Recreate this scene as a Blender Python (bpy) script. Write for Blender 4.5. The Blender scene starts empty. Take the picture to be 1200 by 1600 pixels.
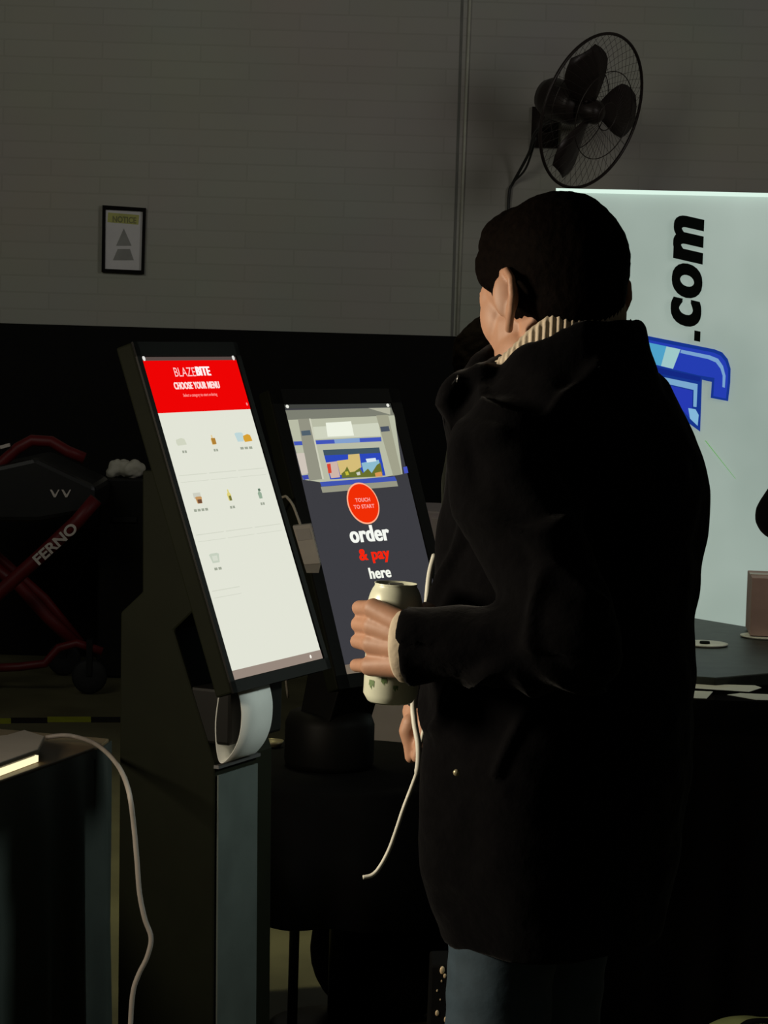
import bpy, bmesh, math, random
from mathutils import Vector, Matrix, noise
from math import sin, cos, radians, pi, tan
random.seed(4)
SC = bpy.context.scene
COL = SC.collection

# ---------------------------------------------------------------- camera
F, CAMZ, PITCH, ROLL = 3900.0, 1.60, 0.0793, 0.029
R0 = Vector((1, 0, 0)); U0 = Vector((0, sin(PITCH), cos(PITCH))); FW = Vector((0, cos(PITCH), -sin(PITCH)))
RC = R0*cos(ROLL) + U0*sin(ROLL); UC = -R0*sin(ROLL) + U0*cos(ROLL)
CAM = Vector((0, 0, CAMZ))
cd = bpy.data.cameras.new('camera'); co = bpy.data.objects.new('camera', cd); COL.objects.link(co)
m = Matrix.Identity(4)
for i in range(3):
    m[i][0] = RC[i]; m[i][1] = UC[i]; m[i][2] = -FW[i]; m[i][3] = CAM[i]
co.matrix_world = m
cd.sensor_fit = 'AUTO'; cd.sensor_width = 36; cd.lens = F/1600*36; cd.clip_start = .05; cd.clip_end = 100
SC.camera = co
SC.view_settings.view_transform = 'Standard'; SC.view_settings.look = 'None'
SC.view_settings.exposure = 0; SC.view_settings.gamma = 1; SC.view_settings.use_curve_mapping = False

# ---------------------------------------------------------------- world, room lights and added fill lamps
w = bpy.data.worlds.new('dim_hall'); SC.world = w; w.use_nodes = True
w.node_tree.nodes['Background'].inputs[0].default_value = (1.0, .97, .80, 1)
w.node_tree.nodes['Background'].inputs[1].default_value = .016
def area(name, loc, tgt, size, power, color, spread=180, size_y=None):
    l = bpy.data.lights.new(name, 'AREA'); l.energy = power; l.color = color; l.size = size
    if size_y: l.shape = 'RECTANGLE'; l.size_y = size_y
    l.spread = radians(spread)
    o = bpy.data.objects.new(name, l); COL.objects.link(o); o.location = loc
    o.rotation_euler = (Vector(tgt)-Vector(loc)).to_track_quat('-Z', 'Y').to_euler()
    return o
area('hall_key_fill', (3.9, 5.2, 3.2), (0.2, 11.3, 2.7), 1.7, 15, (1, .97, .93), 125)
area('hall_key_fill', (-2.6, 5.6, 3.4), (-.6, 11.3, 2.8), 1.5, 8, (1, .98, .86), 110)  # added fill from the left, weakens the fan's shadow on the wall
area('receipt_fill', (1.7, 4.15, 2.3), (-.15, 4.5, .95), .3, 1.3, (.88, 1, .94), 42)  # unseen narrow beam, added to brighten the receipt loop and front panel
area('warm_lamp', (-1.7, 2.95, 1.62), (.1, 3.6, 1.3), .4, 13.5, (1, .86, .66), 105)
area('floor_fill', (-.3, 6.0, 3.6), (-.1, 6.8, 0), .4, 5.5, (1, .95, .58), 62)  # unseen overhead fill, added to lift the floor patch and the cabinet

# ---------------------------------------------------------------- projection helpers
def ray(px, py):
    return (RC*((px-600)/F) + UC*(-(py-800)/F) + FW)
def at(px, py, D):
    d = ray(px, py); return CAM + d*(D/d.y)
def onplane(px, py, p0, n):
    d = ray(px, py); return CAM + d*((Vector(p0)-CAM).dot(n)/d.dot(n))
def atz(px, py, z): return onplane(px, py, (0, 0, z), Vector((0, 0, 1)))

# ---------------------------------------------------------------- materials
MATS = {}
def mat(name, col, rough=.6, metal=0, var=.12, scale=14, spec=.5, bump=0, sheen=0):
    if name in MATS: return MATS[name]
    mt = bpy.data.materials.new(name); mt.use_nodes = True; nt = mt.node_tree; b = nt.nodes['Principled BSDF']
    b.inputs['Roughness'].default_value = rough; b.inputs['Metallic'].default_value = metal
    b.inputs['Specular IOR Level'].default_value = spec
    if sheen: b.inputs['Sheen Weight'].default_value = sheen; b.inputs['Sheen Roughness'].default_value = .4
    tc = nt.nodes.new('ShaderNodeTexCoord'); nz = nt.nodes.new('ShaderNodeTexNoise'); nz.inputs['Scale'].default_value = scale; nz.inputs['Detail'].default_value = 4
    nt.links.new(tc.outputs['Object'], nz.inputs['Vector'])
    cr = nt.nodes.new('ShaderNodeValToRGB')
    cr.color_ramp.elements[0].color = tuple(c*(1-var) for c in col)+(1,); cr.color_ramp.elements[1].color = tuple(min(1, c*(1+var)) for c in col)+(1,)
    cr.color_ramp.elements[0].position = .3; cr.color_ramp.elements[1].position = .7
    nt.links.new(nz.outputs['Fac'], cr.inputs['Fac']); nt.links.new(cr.outputs['Color'], b.inputs['Base Color'])
    if bump:
        bp = nt.nodes.new('ShaderNodeBump'); bp.inputs['Strength'].default_value = bump; bp.inputs['Distance'].default_value = .01
        nt.links.new(nz.outputs['Fac'], bp.inputs['Height']); nt.links.new(bp.outputs['Normal'], b.inputs['Normal'])
    MATS[name] = mt; return mt
def lin(c): return tuple((x/255/12.92 if x/255 <= .04045 else ((x/255+.055)/1.055)**2.4) for x in c)
def glow(rgb, k=1.0):
    name = 'lit_%d_%d_%d_%d' % (*rgb, int(k*100))
    if name in MATS: return MATS[name]
    mt = bpy.data.materials.new(name); mt.use_nodes = True; nt = mt.node_tree; nt.nodes.clear()
    o = nt.nodes.new('ShaderNodeOutputMaterial'); e = nt.nodes.new('ShaderNodeEmission')
    e.inputs[0].default_value = lin(rgb)+(1,); e.inputs[1].default_value = k
    nt.links.new(e.outputs[0], o.inputs[0]); MATS[name] = mt; return mt

# ---------------------------------------------------------------- mesh builder
class MB:
    def __init__(s): s.v = []; s.f = []
    def add(s, vs, fs):
        n = len(s.v); s.v += [Vector(v) for v in vs]; s.f += [tuple(i+n for i in f) for f in fs]; return s
    def box(s, c, ax, ay, az):
        c, ax, ay, az = map(Vector, (c, ax, ay, az))
        vs = [c+ax*i+ay*j+az*k for k in (-1, 1) for j in (-1, 1) for i in (-1, 1)]
        return s.add(vs, [(0, 2, 3, 1), (4, 5, 7, 6), (0, 1, 5, 4), (2, 6, 7, 3), (0, 4, 6, 2), (1, 3, 7, 5)])
    def prism(s, pts, ext):
        pts = [Vector(p) for p in pts]; n = len(pts); ext = Vector(ext)
        return s.add(pts+[p+ext for p in pts], [tuple(range(n))[::-1], tuple(range(n, 2*n))]+[(i, (i+1) % n, n+(i+1) % n, n+i) for i in range(n)])
    def poly(s, pts): return s.add(pts, [tuple(range(len(pts)))])
    def tube(s, pts, r, seg=10, closed=False):
        pts = [Vector(p) for p in pts]; n = len(pts); rs = r if isinstance(r, (list, tuple)) else [r]*n
        vs = []; prev = None
        for i, p in enumerate(pts):
            a = pts[(i-1) % n] if (closed or i > 0) else p; b = pts[(i+1) % n] if (closed or i < n-1) else p
            t = (b-a).normalized()
            if prev is None:
                prev = t.orthogonal().normalized()
            x = (prev - t*prev.dot(t)).normalized(); prev = x; y = t.cross(x)
            vs += [p + (x*cos(2*pi*k/seg)+y*sin(2*pi*k/seg))*rs[i] for k in range(seg)]
        fs = []
        for i in range(n if closed else n-1):
            j = (i+1) % n
            fs += [(i*seg+k, i*seg+(k+1) % seg, j*seg+(k+1) % seg, j*seg+k) for k in range(seg)]
        if not closed: fs += [tuple(range(seg))[::-1], tuple(range((n-1)*seg, n*seg))]
        return s.add(vs, fs)
    def rings(s, rings, cap=True):
        seg = len(rings[0]); n = len(rings); vs = [p for r in rings for p in r]; fs = []
        for i in range(n-1):
            fs += [(i*seg+k, i*seg+(k+1) % seg, (i+1)*seg+(k+1) % seg, (i+1)*seg+k) for k in range(seg)]
        if cap: fs += [tuple(range(seg))[::-1], tuple(range((n-1)*seg, n*seg))]
        return s.add(vs, fs)
    def lathe(s, c, axis, prof, seg=32, cap=True):
        c = Vector(c); a = Vector(axis).normalized(); x = a.orthogonal().normalized(); y = a.cross(x)
        return s.rings([[c+a*h+(x*cos(2*pi*k/seg)+y*sin(2*pi*k/seg))*max(r, 1e-4) for k in range(seg)] for r, h in prof], cap)
    def ell(s, c, rad, M=None, nu=24, nv=14):
        M = M or Matrix.Identity(3); c = Vector(c); rg = []
        for j in range(nv+1):
            ph = -pi/2 + pi*j/nv; q = max(cos(ph), .02)
            rg.append([c + M @ Vector((rad[0]*q*cos(2*pi*k/nu), rad[1]*q*sin(2*pi*k/nu), rad[2]*sin(ph))) for k in range(nu)])
        return s.rings(rg)
    def cap(s, a, b, ra, rb, seg=20):
        a, b = Vector(a), Vector(b); t = (b-a); L = t.length; t = t/L; x = t.orthogonal().normalized(); y = t.cross(x); rg = []
        prof = [(-ra*cos(q), ra*sin(q)) for q in (.12, .5, .95, 1.3, pi/2)] + [(L+rb*sin(q), rb*cos(q)) for q in (0, .35, .75, 1.15, 1.45)]
        for h, r in prof: rg.append([a+t*h+(x*cos(2*pi*k/seg)+y*sin(2*pi*k/seg))*r for k in range(seg)])
        return s.rings(rg)
    def mesh(s, name):
        me = bpy.data.meshes.new(name); me.from_pydata([tuple(v) for v in s.v], [], s.f); me.update()
        bm = bmesh.new(); bm.from_mesh(me); bmesh.ops.recalc_face_normals(bm, faces=bm.faces); bm.to_mesh(me); bm.free(); return me
    def build(s, name, m, parent=None, smooth=False, bevel=0, keep=False):
        me = s.mesh(name)
        return link(name, me, m, parent, smooth, bevel)
def link(name, me, m, parent=None, smooth=False, bevel=0):
    o = bpy.data.objects.new(name, me); COL.objects.link(o)
    if m: me.materials.append(m)
    if smooth:
        for p in me.polygons: p.use_smooth = True
    if bevel:
        b = o.modifiers.new('bevel', 'BEVEL'); b.width = bevel; b.segments = 2; b.limit_method = 'ANGLE'
    if parent:
        o.parent = parent
        r = parent
        T = Matrix.Identity(4)
        while r is not None:
            T = Matrix.Translation(r.location) @ T if r.rotation_euler.z == 0 else r.matrix_basis @ T
            r = r.parent
        me.transform(T.inverted())
    return o
def organic(name, mb, m, parent, voxel=.005, smooth_it=4, disp=None, recess=None):
    me = mb.mesh(name+'_raw'); o = bpy.data.objects.new('tmp', me); COL.objects.link(o)
    r = o.modifiers.new('r', 'REMESH'); r.mode = 'VOXEL'; r.voxel_size = voxel
    s = o.modifiers.new('s', 'SMOOTH'); s.iterations = smooth_it; s.factor = .5
    bpy.context.view_layer.update()
    dg = bpy.context.evaluated_depsgraph_get(); nm = bpy.data.meshes.new_from_object(o.evaluated_get(dg)); nm.name = name
    bpy.data.objects.remove(o); bpy.data.meshes.remove(me); nm.materials.clear()
    if disp:
        ns = [v.normal.copy() for v in nm.vertices]
        for v, n in zip(nm.vertices, ns): v.co += n*disp(v.co)
    return link(name, nm, m, parent, True)
def empty(name, loc, label, cat, group=None):
    o = bpy.data.objects.new(name, None); COL.objects.link(o); o.location = loc; o['label'] = label; o['category'] = cat; o.empty_display_size = .1
    if group: o['group'] = group
    return o
def tag(o, label, cat, group=None, kind=None):
    o['label'] = label; o['category'] = cat
    if group: o['group'] = group
    if kind: o['kind'] = kind
    return o
def text_geo(body, bold=0, shear=0, spacing=1):
    cu = bpy.data.curves.new('t', 'FONT'); cu.body = body; cu.offset = bold; cu.shear = shear; cu.space_character = spacing; cu.resolution_u = 5
    o = bpy.data.objects.new('t', cu); COL.objects.link(o); bpy.context.view_layer.update()
    dg = bpy.context.evaluated_depsgraph_get(); me = bpy.data.meshes.new_from_object(o.evaluated_get(dg))
    vs = [v.co.copy() for v in me.vertices]; fs = [tuple(p.vertices) for p in me.polygons]
    bpy.data.objects.remove(o); bpy.data.meshes.remove(me)
    x0 = min(v.x for v in vs); x1 = max(v.x for v in vs); y0 = min(v.y for v in vs); y1 = max(v.y for v in vs)
    return [((v.x-x0)/(x1-x0), (v.y-y0)/(y1-y0)) for v in vs], fs
def lettering(name, body, O, ex, ey, m, parent, bold=0, shear=0, spacing=1, n=None, lift=0, extra=0):
    """text filling the box O + ex*[0,1] + ey*[0,1]"""
    uv, fs = text_geo(body, bold, shear, spacing); n = n or ex.cross(ey).normalized()
    mb = MB()
    for i, dx in enumerate((0, -extra, extra)[:3 if extra else 1]):
        mb.add([O+ex*(a*(1-2*extra)+extra+dx)+ey*b+n*(lift+.00008*i) for a, b in uv], fs)
    me = bpy.data.meshes.new(name); me.from_pydata([tuple(v) for v in mb.v], [], mb.f); me.update()
    return link(name, me, m, parent)
def catmull(pts, k=8):
    pts = [Vector(p) for p in pts]; P = [pts[0]*2-pts[1]]+pts+[pts[-1]*2-pts[-2]]; out = []
    for i in range(1, len(P)-2):
        for j in range(k):
            t = j/k; a, b, c, d = P[i-1], P[i], P[i+1], P[i+2]
            out.append(.5*((2*b)+(c-a)*t+(2*a-5*b+4*c-d)*t*t+(3*b-a-3*c+d)*t**3))
    return out+[pts[-1]]
def rotz(a): return Matrix.Rotation(a, 3, 'Z')

black_plastic = mat('black_plastic', (.005, .005, .004), .55, var=.2, spec=.2)
olive_black = mat('powder_coated_steel', (.008, .0095, .0045), .7, var=.1, spec=.1)
skin = mat('skin', (.50, .27, .17), .55, var=.08, scale=30, bump=.05)

# ================================================================ setting
WY = 11.3
# wall: painted blockwork above, black dado below
mt = bpy.data.materials.new('painted_blockwork'); mt.use_nodes = True; nt = mt.node_tree; b = nt.nodes['Principled BSDF']; b.inputs['Roughness'].default_value = .7
tc = nt.nodes.new('ShaderNodeTexCoord'); mp = nt.nodes.new('ShaderNodeMapping'); mp.inputs['Rotation'].default_value = (radians(90), 0, 0)
bk = nt.nodes.new('ShaderNodeTexBrick'); bk.inputs['Scale'].default_value = 1; bk.inputs['Brick Width'].default_value = .44; bk.inputs['Row Height'].default_value = .075
bk.inputs['Mortar Size'].default_value = .004; bk.inputs['Color1'].default_value = (.50, .49, .43, 1); bk.inputs['Color2'].default_value = (.52, .51, .45, 1); bk.inputs['Mortar'].default_value = (.47, .46, .40, 1)
nz = nt.nodes.new('ShaderNodeTexNoise'); nz.inputs['Scale'].default_value = 1.3; nz.inputs['Detail'].default_value = 6
mx = nt.nodes.new('ShaderNodeMix'); mx.data_type = 'RGBA'; mx.blend_type = 'MULTIPLY'; mx.inputs[0].default_value = .25
nt.links.new(tc.outputs['Object'], mp.inputs[0]); nt.links.new(mp.outputs[0], bk.inputs['Vector']); nt.links.new(tc.outputs['Object'], nz.inputs['Vector'])
nt.links.new(bk.outputs['Color'], mx.inputs[6]); nt.links.new(nz.outputs['Color'], mx.inputs[7]); nt.links.new(mx.outputs[2], b.inputs['Base Color'])
bp = nt.nodes.new('ShaderNodeBump'); bp.inputs['Strength'].default_value = .12; bp.inputs['Distance'].default_value = .004; bp.invert = True
nt.links.new(bk.outputs['Fac'], bp.inputs['Height']); nt.links.new(bp.outputs['Normal'], b.inputs['Normal'])
dz0 = at(0, 503, WY).z; dz1 = at(700, 527, WY).z
print('dado heights', dz0, dz1)
dz = (dz0+dz1)/2
o = MB().box((0, WY+.1, (dz+5)/2), (7, 0, 0), (0, .1, 0), (0, 0, (5-dz)/2)).build('wall_back', mt); o['kind'] = 'structure'
o = MB().box((0, WY+.095, dz/2), (7, 0, 0), (0, .105, 0), (0, 0, dz/2)).build('trim_1', mat('black_dado_paint', (.004, .004, .0035), .7, spec=.15)); o['kind'] = 'structure'
# floor
ft = mat('sealed_concrete', (.16, .15, .08), .5, var=.25, scale=3, bump=.1)
o = MB().box((0, 5.6, -.05), (7, 0, 0), (0, 5.9, 0), (0, 0, .05)).build('floor', ft); o['kind'] = 'structure'

# conduit on the wall
c0 = at(737, -60, WY-.02); c1 = at(714.5, 526, WY-.02)
cx = (c0.x+c1.x)/2
cdt = MB(); cdt.tube([(c0.x, WY-.007, c0.z), (c1.x, WY-.007, dz+.005)], .0065, 10)
tag(cdt.build('conduit', mat('grey_conduit', (.62, .62, .52), .5), None, True), 'thin pale vertical conduit running up the grey wall', 'conduit')
o = MB().box((cx-.03, WY-.001, (dz+c0.z)/2), (.006, 0, 0), (0, .001, 0), (0, 0, (c0.z-dz)/2)).build('trim_2', mat('dark_joint', (.2, .2, .18), .8)); o['kind'] = 'structure'  # narrow joint strip, darker than the wall, beside the conduit

# floor hazard tape
ty = mat('yellow_tape', (.42, .46, .02), .5); tb = mat('black_tape', (.004, .004, .004), .5)
tp = empty('floor_tape', atz(60, 1126, 0), 'yellow and black hazard tape stuck across the floor before the stretcher', 'tape')
for (x0, x1, y, mm, nm) in ((-60, 17, 1127, ty, 'yellow_band'), (17, 74, 1126, tb, 'black_band'), (74, 142, 1124.5, ty, 'yellow_band'), (142, 230, 1125, tb, 'black_band')):
    a, b_, c, d = atz(x0, y+4, 0), atz(x1, y+4, 0), atz(x1, y-4, 0), atz(x0, y-4, 0)
    MB().prism([Vector((p.x, p.y, .0005)) for p in (a, b_, c, d)], (0, 0, .0015)).build(nm, mm, tp)

# framed notice
NP = lambda x, y, k=.03: at(x, y, WY-k)
fr = empty('framed_notice', NP(193, 374, .0), 'small black framed notice with yellow heading on the grey wall', 'picture frame')
outer = [(160, 320.5), (227.5, 325), (224.5, 428.5), (158.5, 425)]
inner = [(164.5, 327), (223, 330), (220.5, 422.5), (163.5, 420)]
fm = mat('black_wood', (.006, .005, .004), .7, spec=.1)
mb = MB()
for i in range(4):
    j = (i+1) % 4
    mb.prism([NP(*outer[i], .025), NP(*outer[j], .025), NP(*inner[j], .025), NP(*inner[i], .025)], (0, .023, 0))
mb.build('frame', fm, fr)
pp = MB().prism([NP(*q, .012) for q in inner], (0, .008, 0)).build('notice_sheet', mat('notice_paper', (.80, .78, .78), .6, var=.05), fr)
MB().poly([NP(*q, .0135) for q in ((169, 332), (217.5, 336), (216, 351), (168, 347))]).build('yellow_heading', mat('notice_yellow', (.55, .55, .16), .6), pp)
gm = mat('notice_grey', (.33, .33, .31), .6)
lt = lambda nm, tx, a, b_, c, mm: lettering(nm, tx, NP(*a, .0145), NP(*b_, .0145)-NP(*a, .0145), NP(*c, .0145)-NP(*a, .0145), mm, pp, .03)
lt('heading_word', 'NOTICE', (176, 347), (213, 349.5), (176, 337), mat('notice_olive', (.25, .25, .10), .6))
MB().poly([NP(*q, .0135) for q in ((193.5, 357), (205.5, 384), (181.5, 384))]).build('triangle', gm, pp)
MB().poly([NP(*q, .0135) for q in ((184, 389), (203, 389), (209, 406.5), (176.5, 406.5))]).build('printed_block', gm, pp)

# ================================================================ fan
FC = at(925, 174, 10.72); FN = Vector((.73, -.62, -.29)).normalized()
fx = FN.cross(Vector((0, 0, 1))).normalized(); fy = fx.cross(FN)
FR = .335; fan_m = mat('dark_fan_metal', (.035, .025, .022), .4, .3); grille_m = mat('dark_wire', (.05, .04, .035), .4, .4)
fan = empty('wall_fan', (FC.x-.1, WY, FC.z+.1), 'large dark industrial fan with round wire cage high on the wall', 'fan')
def fp(r, a, h): return FC + (fx*cos(a)+fy*sin(a))*r + FN*h
for sgn, nm in ((1, 'front_grille'), (-1, 'rear_grille')):
    mb = MB(); N = 48
    for k in range(N):
        a = 2*pi*k/N
        mb.tube([fp(r, a+.25*(FR-r)/FR*sgn, sgn*.085*(1-(r/FR)**2.6)) for r in (.06, .13, .2, .27, .31, FR)], .0008, 5)
    for r in (.06, .19): mb.tube([fp(r, 2*pi*k/60, sgn*.085*(1-(r/FR)**2.6)) for k in range(60)], .0022, 6, True)
    mb.build(nm, grille_m, fan, True)
MB().tube([fp(FR, 2*pi*k/80, 0) for k in range(80)], .007, 8, True).build('cage_ring', fan_m, fan, True)
def fan_angle(px, py):
    q = onplane(px, py, FC, FN)-FC; return math.atan2(q.dot(fy), q.dot(fx))
print('fan angles', [round(math.degrees(fan_angle(*q))) for q in ((913, 90), (1003, 155), (884, 284))])
A0 = fan_angle(913, 90)
for k in range(3):
    a0 = A0 + 2*pi*k/3; g0, g1 = [], []
    for i in range(9):
        r = .05 + .25*i/8; wd = .035 + .095*math.sin(min(1, i/6)*pi/2)
        if i >= 6: wd *= (.92, .78, .55)[i-6]
        tw = .55 - .3*i/8
        for g, th in ((g0, .0012), (g1, -.0012)):
            for s in (-1, -.3, .4, 1):
                la = s*wd*.95; g.append(FC + (fx*cos(a0)+fy*sin(a0))*r + (-fx*sin(a0)+fy*cos(a0))*la*cos(tw) + FN*(la*sin(tw)*.6+th + .012*(1-s*s)))
    fs = []
    for i in range(8):
        for j in range(3):
            q = (i*4+j, i*4+j+1, i*4+j+5, i*4+j+4); fs += [q, tuple(36+x for x in q[::-1])]
    rim = [i*4 for i in range(9)]+[33, 34, 35]+[i*4+3 for i in range(7, -1, -1)]+[2, 1]
    for i in range(len(rim)):
        p, q = rim[i], rim[(i+1) % len(rim)]; fs.append((p, q, q+36, p+36))
    MB().add(g0+g1, fs).build('blade', fan_m, fan, True)
MB().lathe(FC-FN*.02, FN, [(.001, .075), (.03, .07), (.05, .05), (.055, 0), (.055, -.03)]).build('hub', fan_m, fan, True)
MB().lathe(FC, FN, [(.03, -.05), (.075, -.07), (.088, -.10), (.088, -.23), (.07, -.265), (.001, -.27)]).build('motor', fan_m, fan, True)
mc = FC - FN*.17
mb = MB(); mb.tube([mc, mc+Vector((-.02, .12, -.03)), (mc.x-.04, WY-.02, mc.z-.08)], .022, 12); mb.box((mc.x-.04, WY-.012, mc.z-.08), (.06, 0, 0), (0, .012, 0), (0, 0, .09))
mb.build('wall_bracket', fan_m, fan, True)
mb = MB(); mb.tube(catmull([mc+Vector((0, .02, -.06)), at(838, 205, 11.0), at(826, 240, 11.15), at(802, 285, WY-.02), at(796, 300, WY-.015), at(794, 345, WY-.012), at(792, 470, WY-.012), at(792, 540, WY-.012)]), .007, 8)
mb.tube(catmull([at(838, 215, 11.1), at(822, 262, 11.2), at(803, 284, WY-.02)]), .005, 6)
tag(mb.build('fan_cable', mat('black_cable', (.03, .03, .028), .5), None, True), 'dark cable hanging from the wall fan down the wall', 'cable')

# ================================================================ kiosks
W_, H_ = .345, .345*1.72
class Pose:
    def __init__(s, c, yaw, tilt):
        s.c = Vector(c); s.n = Vector((sin(yaw), -cos(yaw), 0)); s.r = Vector((cos(yaw), sin(yaw), 0)); z = Vector((0, 0, 1))
        s.up = z*cos(tilt)-s.n*sin(tilt); s.m = s.n*cos(tilt)+z*sin(tilt); s.tl = s.c - s.r*W_/2 + s.up*H_/2
    def uv(s, px, py):
        p = onplane(px, py, s.c, s.m)-s.tl; return p.dot(s.r), -p.dot(s.up)
    def P(s, u, v, k=0): return s.tl + s.r*u - s.up*v + s.m*(.0012+k*.0007)
    def px(s, px, py, k=0): return s.P(*s.uv(px, py), k)
K1 = Pose((-.2729, 4.5292, 1.2316), 1.1262, .3488)
K2 = Pose((-.0313, 5.3979, 1.1209), .8429, .3506)
def disp_text(K, name, body, bl, br, tl, rgb, parent, k=2, bold=0, sp=1, boost=1, extra=0):
    u0, vb = K.uv(*bl); u1, vb2 = K.uv(*br); _, vt = K.uv(*tl); vb = (vb+vb2)/2
    return lettering(name, body, K.P(u0, vb, k), K.r*(u1-u0), K.up*(vb-vt), glow(rgb, boost), parent, bold, 0, sp, extra=extra)
def disp_poly(K, name, pts, rgb, parent, k=1, boost=1):
    return MB().poly([K.px(*p, k) for p in pts]).build(name, glow(rgb, boost), parent)
def disp_rect(K, name, u0, v0, u1, v1, rgb, parent, k=1, boost=1):
    return MB().poly([K.P(u0, v1, k), K.P(u1, v1, k), K.P(u1, v0, k), K.P(u0, v0, k)]).build(name, glow(rgb, boost), parent)
def slab(K, root, ms, mtop, mbot, thk):
    cc = K.c + K.up*(mtop-mbot)/2 - K.m*(thk/2)
    MB().box(cc, K.r*(W_/2+ms), K.up*((H_+mtop+mbot)/2), K.m*thk/2).build('screen_housing', olive_black, root, False, .004)
    return MB().prism([K.P(0, H_, -1.6), K.P(W_, H_, -1.6), K.P(W_, 0, -1.6), K.P(0, 0, -1.6)], K.m*.0008).build('screen_glass', mat('screen_black', (.01, .01, .01), .15), root)

# ---- near kiosk
k1 = empty('order_kiosk', (K1.c.x-.15, K1.c.y+.1, 0), 'near order kiosk with a bright white menu screen under a red header', 'kiosk')
g = slab(K1, k1, .016, .028, .022, .034)
# front bezel frame, black
mb = MB()
def bez(K, mb, ms, mtop, mbot):
    for (u0, v0, u1, v1) in ((-ms, -mtop, W_+ms, -.001), (-ms, H_+.001, W_+ms, H_+mbot), (-ms, -mtop, -.001, H_+mbot), (W_+.001, -mtop, W_+ms, H_+mbot)):
        mb.prism([K.P(u0, v1, -1.7), K.P(u1, v1, -1.7), K.P(u1, v0, -1.7), K.P(u0, v0, -1.7)], K.m*.004)
bez(K1, mb, .016, .028, .022); mb.build('bezel', black_plastic, k1)
_, vred = K1.uv(317, 643)
_, v0 = K1.uv(369, 564); v0 = .007
_, vbot = K1.uv(357.6, 1048)
scr = disp_rect(K1, 'menu_screen', 0.002, v0, W_-.002, H_-.0165, (226, 228, 214), k1, 0, 1.0)
disp_rect(K1, 'status_strip', 0.001, 0, W_-.001, v0, (84, 72, 68), k1, 0)
ts = disp_rect(K1, 'task_bar', 0.001, H_-.0165, W_-.001, H_, (150, 135, 124), k1, 0)
hd = disp_rect(K1, 'red_header', 0.002, v0, W_-.002, vred, (238, 4, 4), k1, 1)
disp_text(K1, 'logo_lettering', 'BLAZE', (272.5, 589.5), (305, 588), (272.5, 575), (255, 205, 205), hd, 2, .0)
disp_text(K1, 'logo_lettering', 'BITE', (306, 588), (328.5, 587), (306, 573.5), (255, 245, 245), hd, 2, .02, 1.05, 1, .03)
disp_text(K1, 'heading_lettering', 'CHOOSE YOUR MENU', (271.5, 609.5), (342.5, 607), (271.5, 598), (255, 222, 218), hd, 2, .018, 1.08, 1, .006)
disp_text(K1, 'small_lettering', 'Select a category to start ordering', (285.5, 622), (338.5, 620.5), (285.5, 615.8), (255, 150, 145), hd, 2, .02)
def dot(K, nm, px, py, r, rgb, parent, k=2, ry=None):
    u, v = K.uv(px, py); ry = ry or r
    return MB().poly([K.P(u+r*cos(a*pi/8), v-ry*sin(a*pi/8), k) for a in range(16)]).build(nm, glow(rgb), parent)
dot(K1, 'header_dot', 384, 632, .003, (255, 150, 150), hd)
for uu in (.006, W_-.014): MB().add([K1.P(uu+.005*cos(a*pi/6), .003+.005*sin(a*pi/6), 3) for a in range(12)], [tuple(range(12))]).build('corner_mark', glow((225, 225, 220)), k1)
dot(K1, 'task_mark', 483.5, 1026.5, .0035, (255, 250, 240), ts)
def tile(nm, shapes, cap):
    """icon made of little printed shapes on the menu screen, plus a caption"""
    for i, (px, py, pw, ph, rgb, pts) in enumerate(shapes):
        u, v = K1.uv(px, py)
        sx, sy = pw/340/2, ph/860/2
        MB().poly([K1.P(u+a*sx, v-b*sy, 2+i*.4) for a, b in pts]).build(nm, glow(rgb), scr)
    px, py, pw = cap; u, v = K1.uv(px, py); hw = pw/340/2
    mbx = MB(); n = max(2, int(pw/4.5)); x = u-hw
    for j in range(n):
        ww = 2*hw/n; mbx.poly([K1.P(x, v+.0024, 2), K1.P(x+ww*.75, v+.0024, 2), K1.P(x+ww*.75, v-.0024, 2), K1.P(x, v-.0024, 2)]); x += ww
    mbx.build('caption_line', glow((160, 166, 150)), scr)
BOX = [(-1, -1), (1, -1), (1, 1), (-1, 1)]
CUP = [(-.7, -1), (.7, -1), (1, .8), (.6, 1), (-.6, 1), (-1, .8)]
BOT = [(-.8, -1), (.8, -1), (1, .1), (.35, .5), (.3, 1), (-.3, 1), (-.35, .5), (-1, .1)]
BAG = [(-.8, -1), (1, -.8), (.8, .7), (.2, 1), (-.9, .6), (-1, -.3)]
tile('menu_icon', [(281, 691, 12, 12, (208, 212, 192), BAG)], (287, 706.5, 6))
tile('menu_icon', [(330.5, 688, 5, 16, (228, 205, 150), BOT), (332, 690, 5, 10, (176, 128, 52), BOX)], (336, 704, 6))
tile('menu_icon', [(372.5, 683.5, 11, 15, (190, 214, 216), CUP), (384.6, 685, 11, 13, (214, 160, 52), BAG)], (384, 700.5, 17))
tile('menu_icon', [(306, 775, 9, 9, (205, 206, 192), BOX), (309, 782, 8, 11, (196, 150, 96), CUP), (310, 784, 5, 6, (112, 76, 54), BOX)], (313, 797.3, 18))
tile('menu_icon', [(356, 774, 5, 18, (222, 208, 120), BOT), (358, 779, 3, 8, (120, 118, 56), BOX)], (362, 793, 7))
tile('menu_icon', [(404, 772, 5, 16, (150, 172, 150), BOT), (403, 766, 3, 4, (96, 118, 100), BOX)], (409, 787.5, 6))
tile('menu_icon', [(334, 872.5, 12, 15, (198, 207, 190), CUP), (334, 873, 6, 8, (214, 219, 204), BOX)], (339.6, 889, 10))
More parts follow.
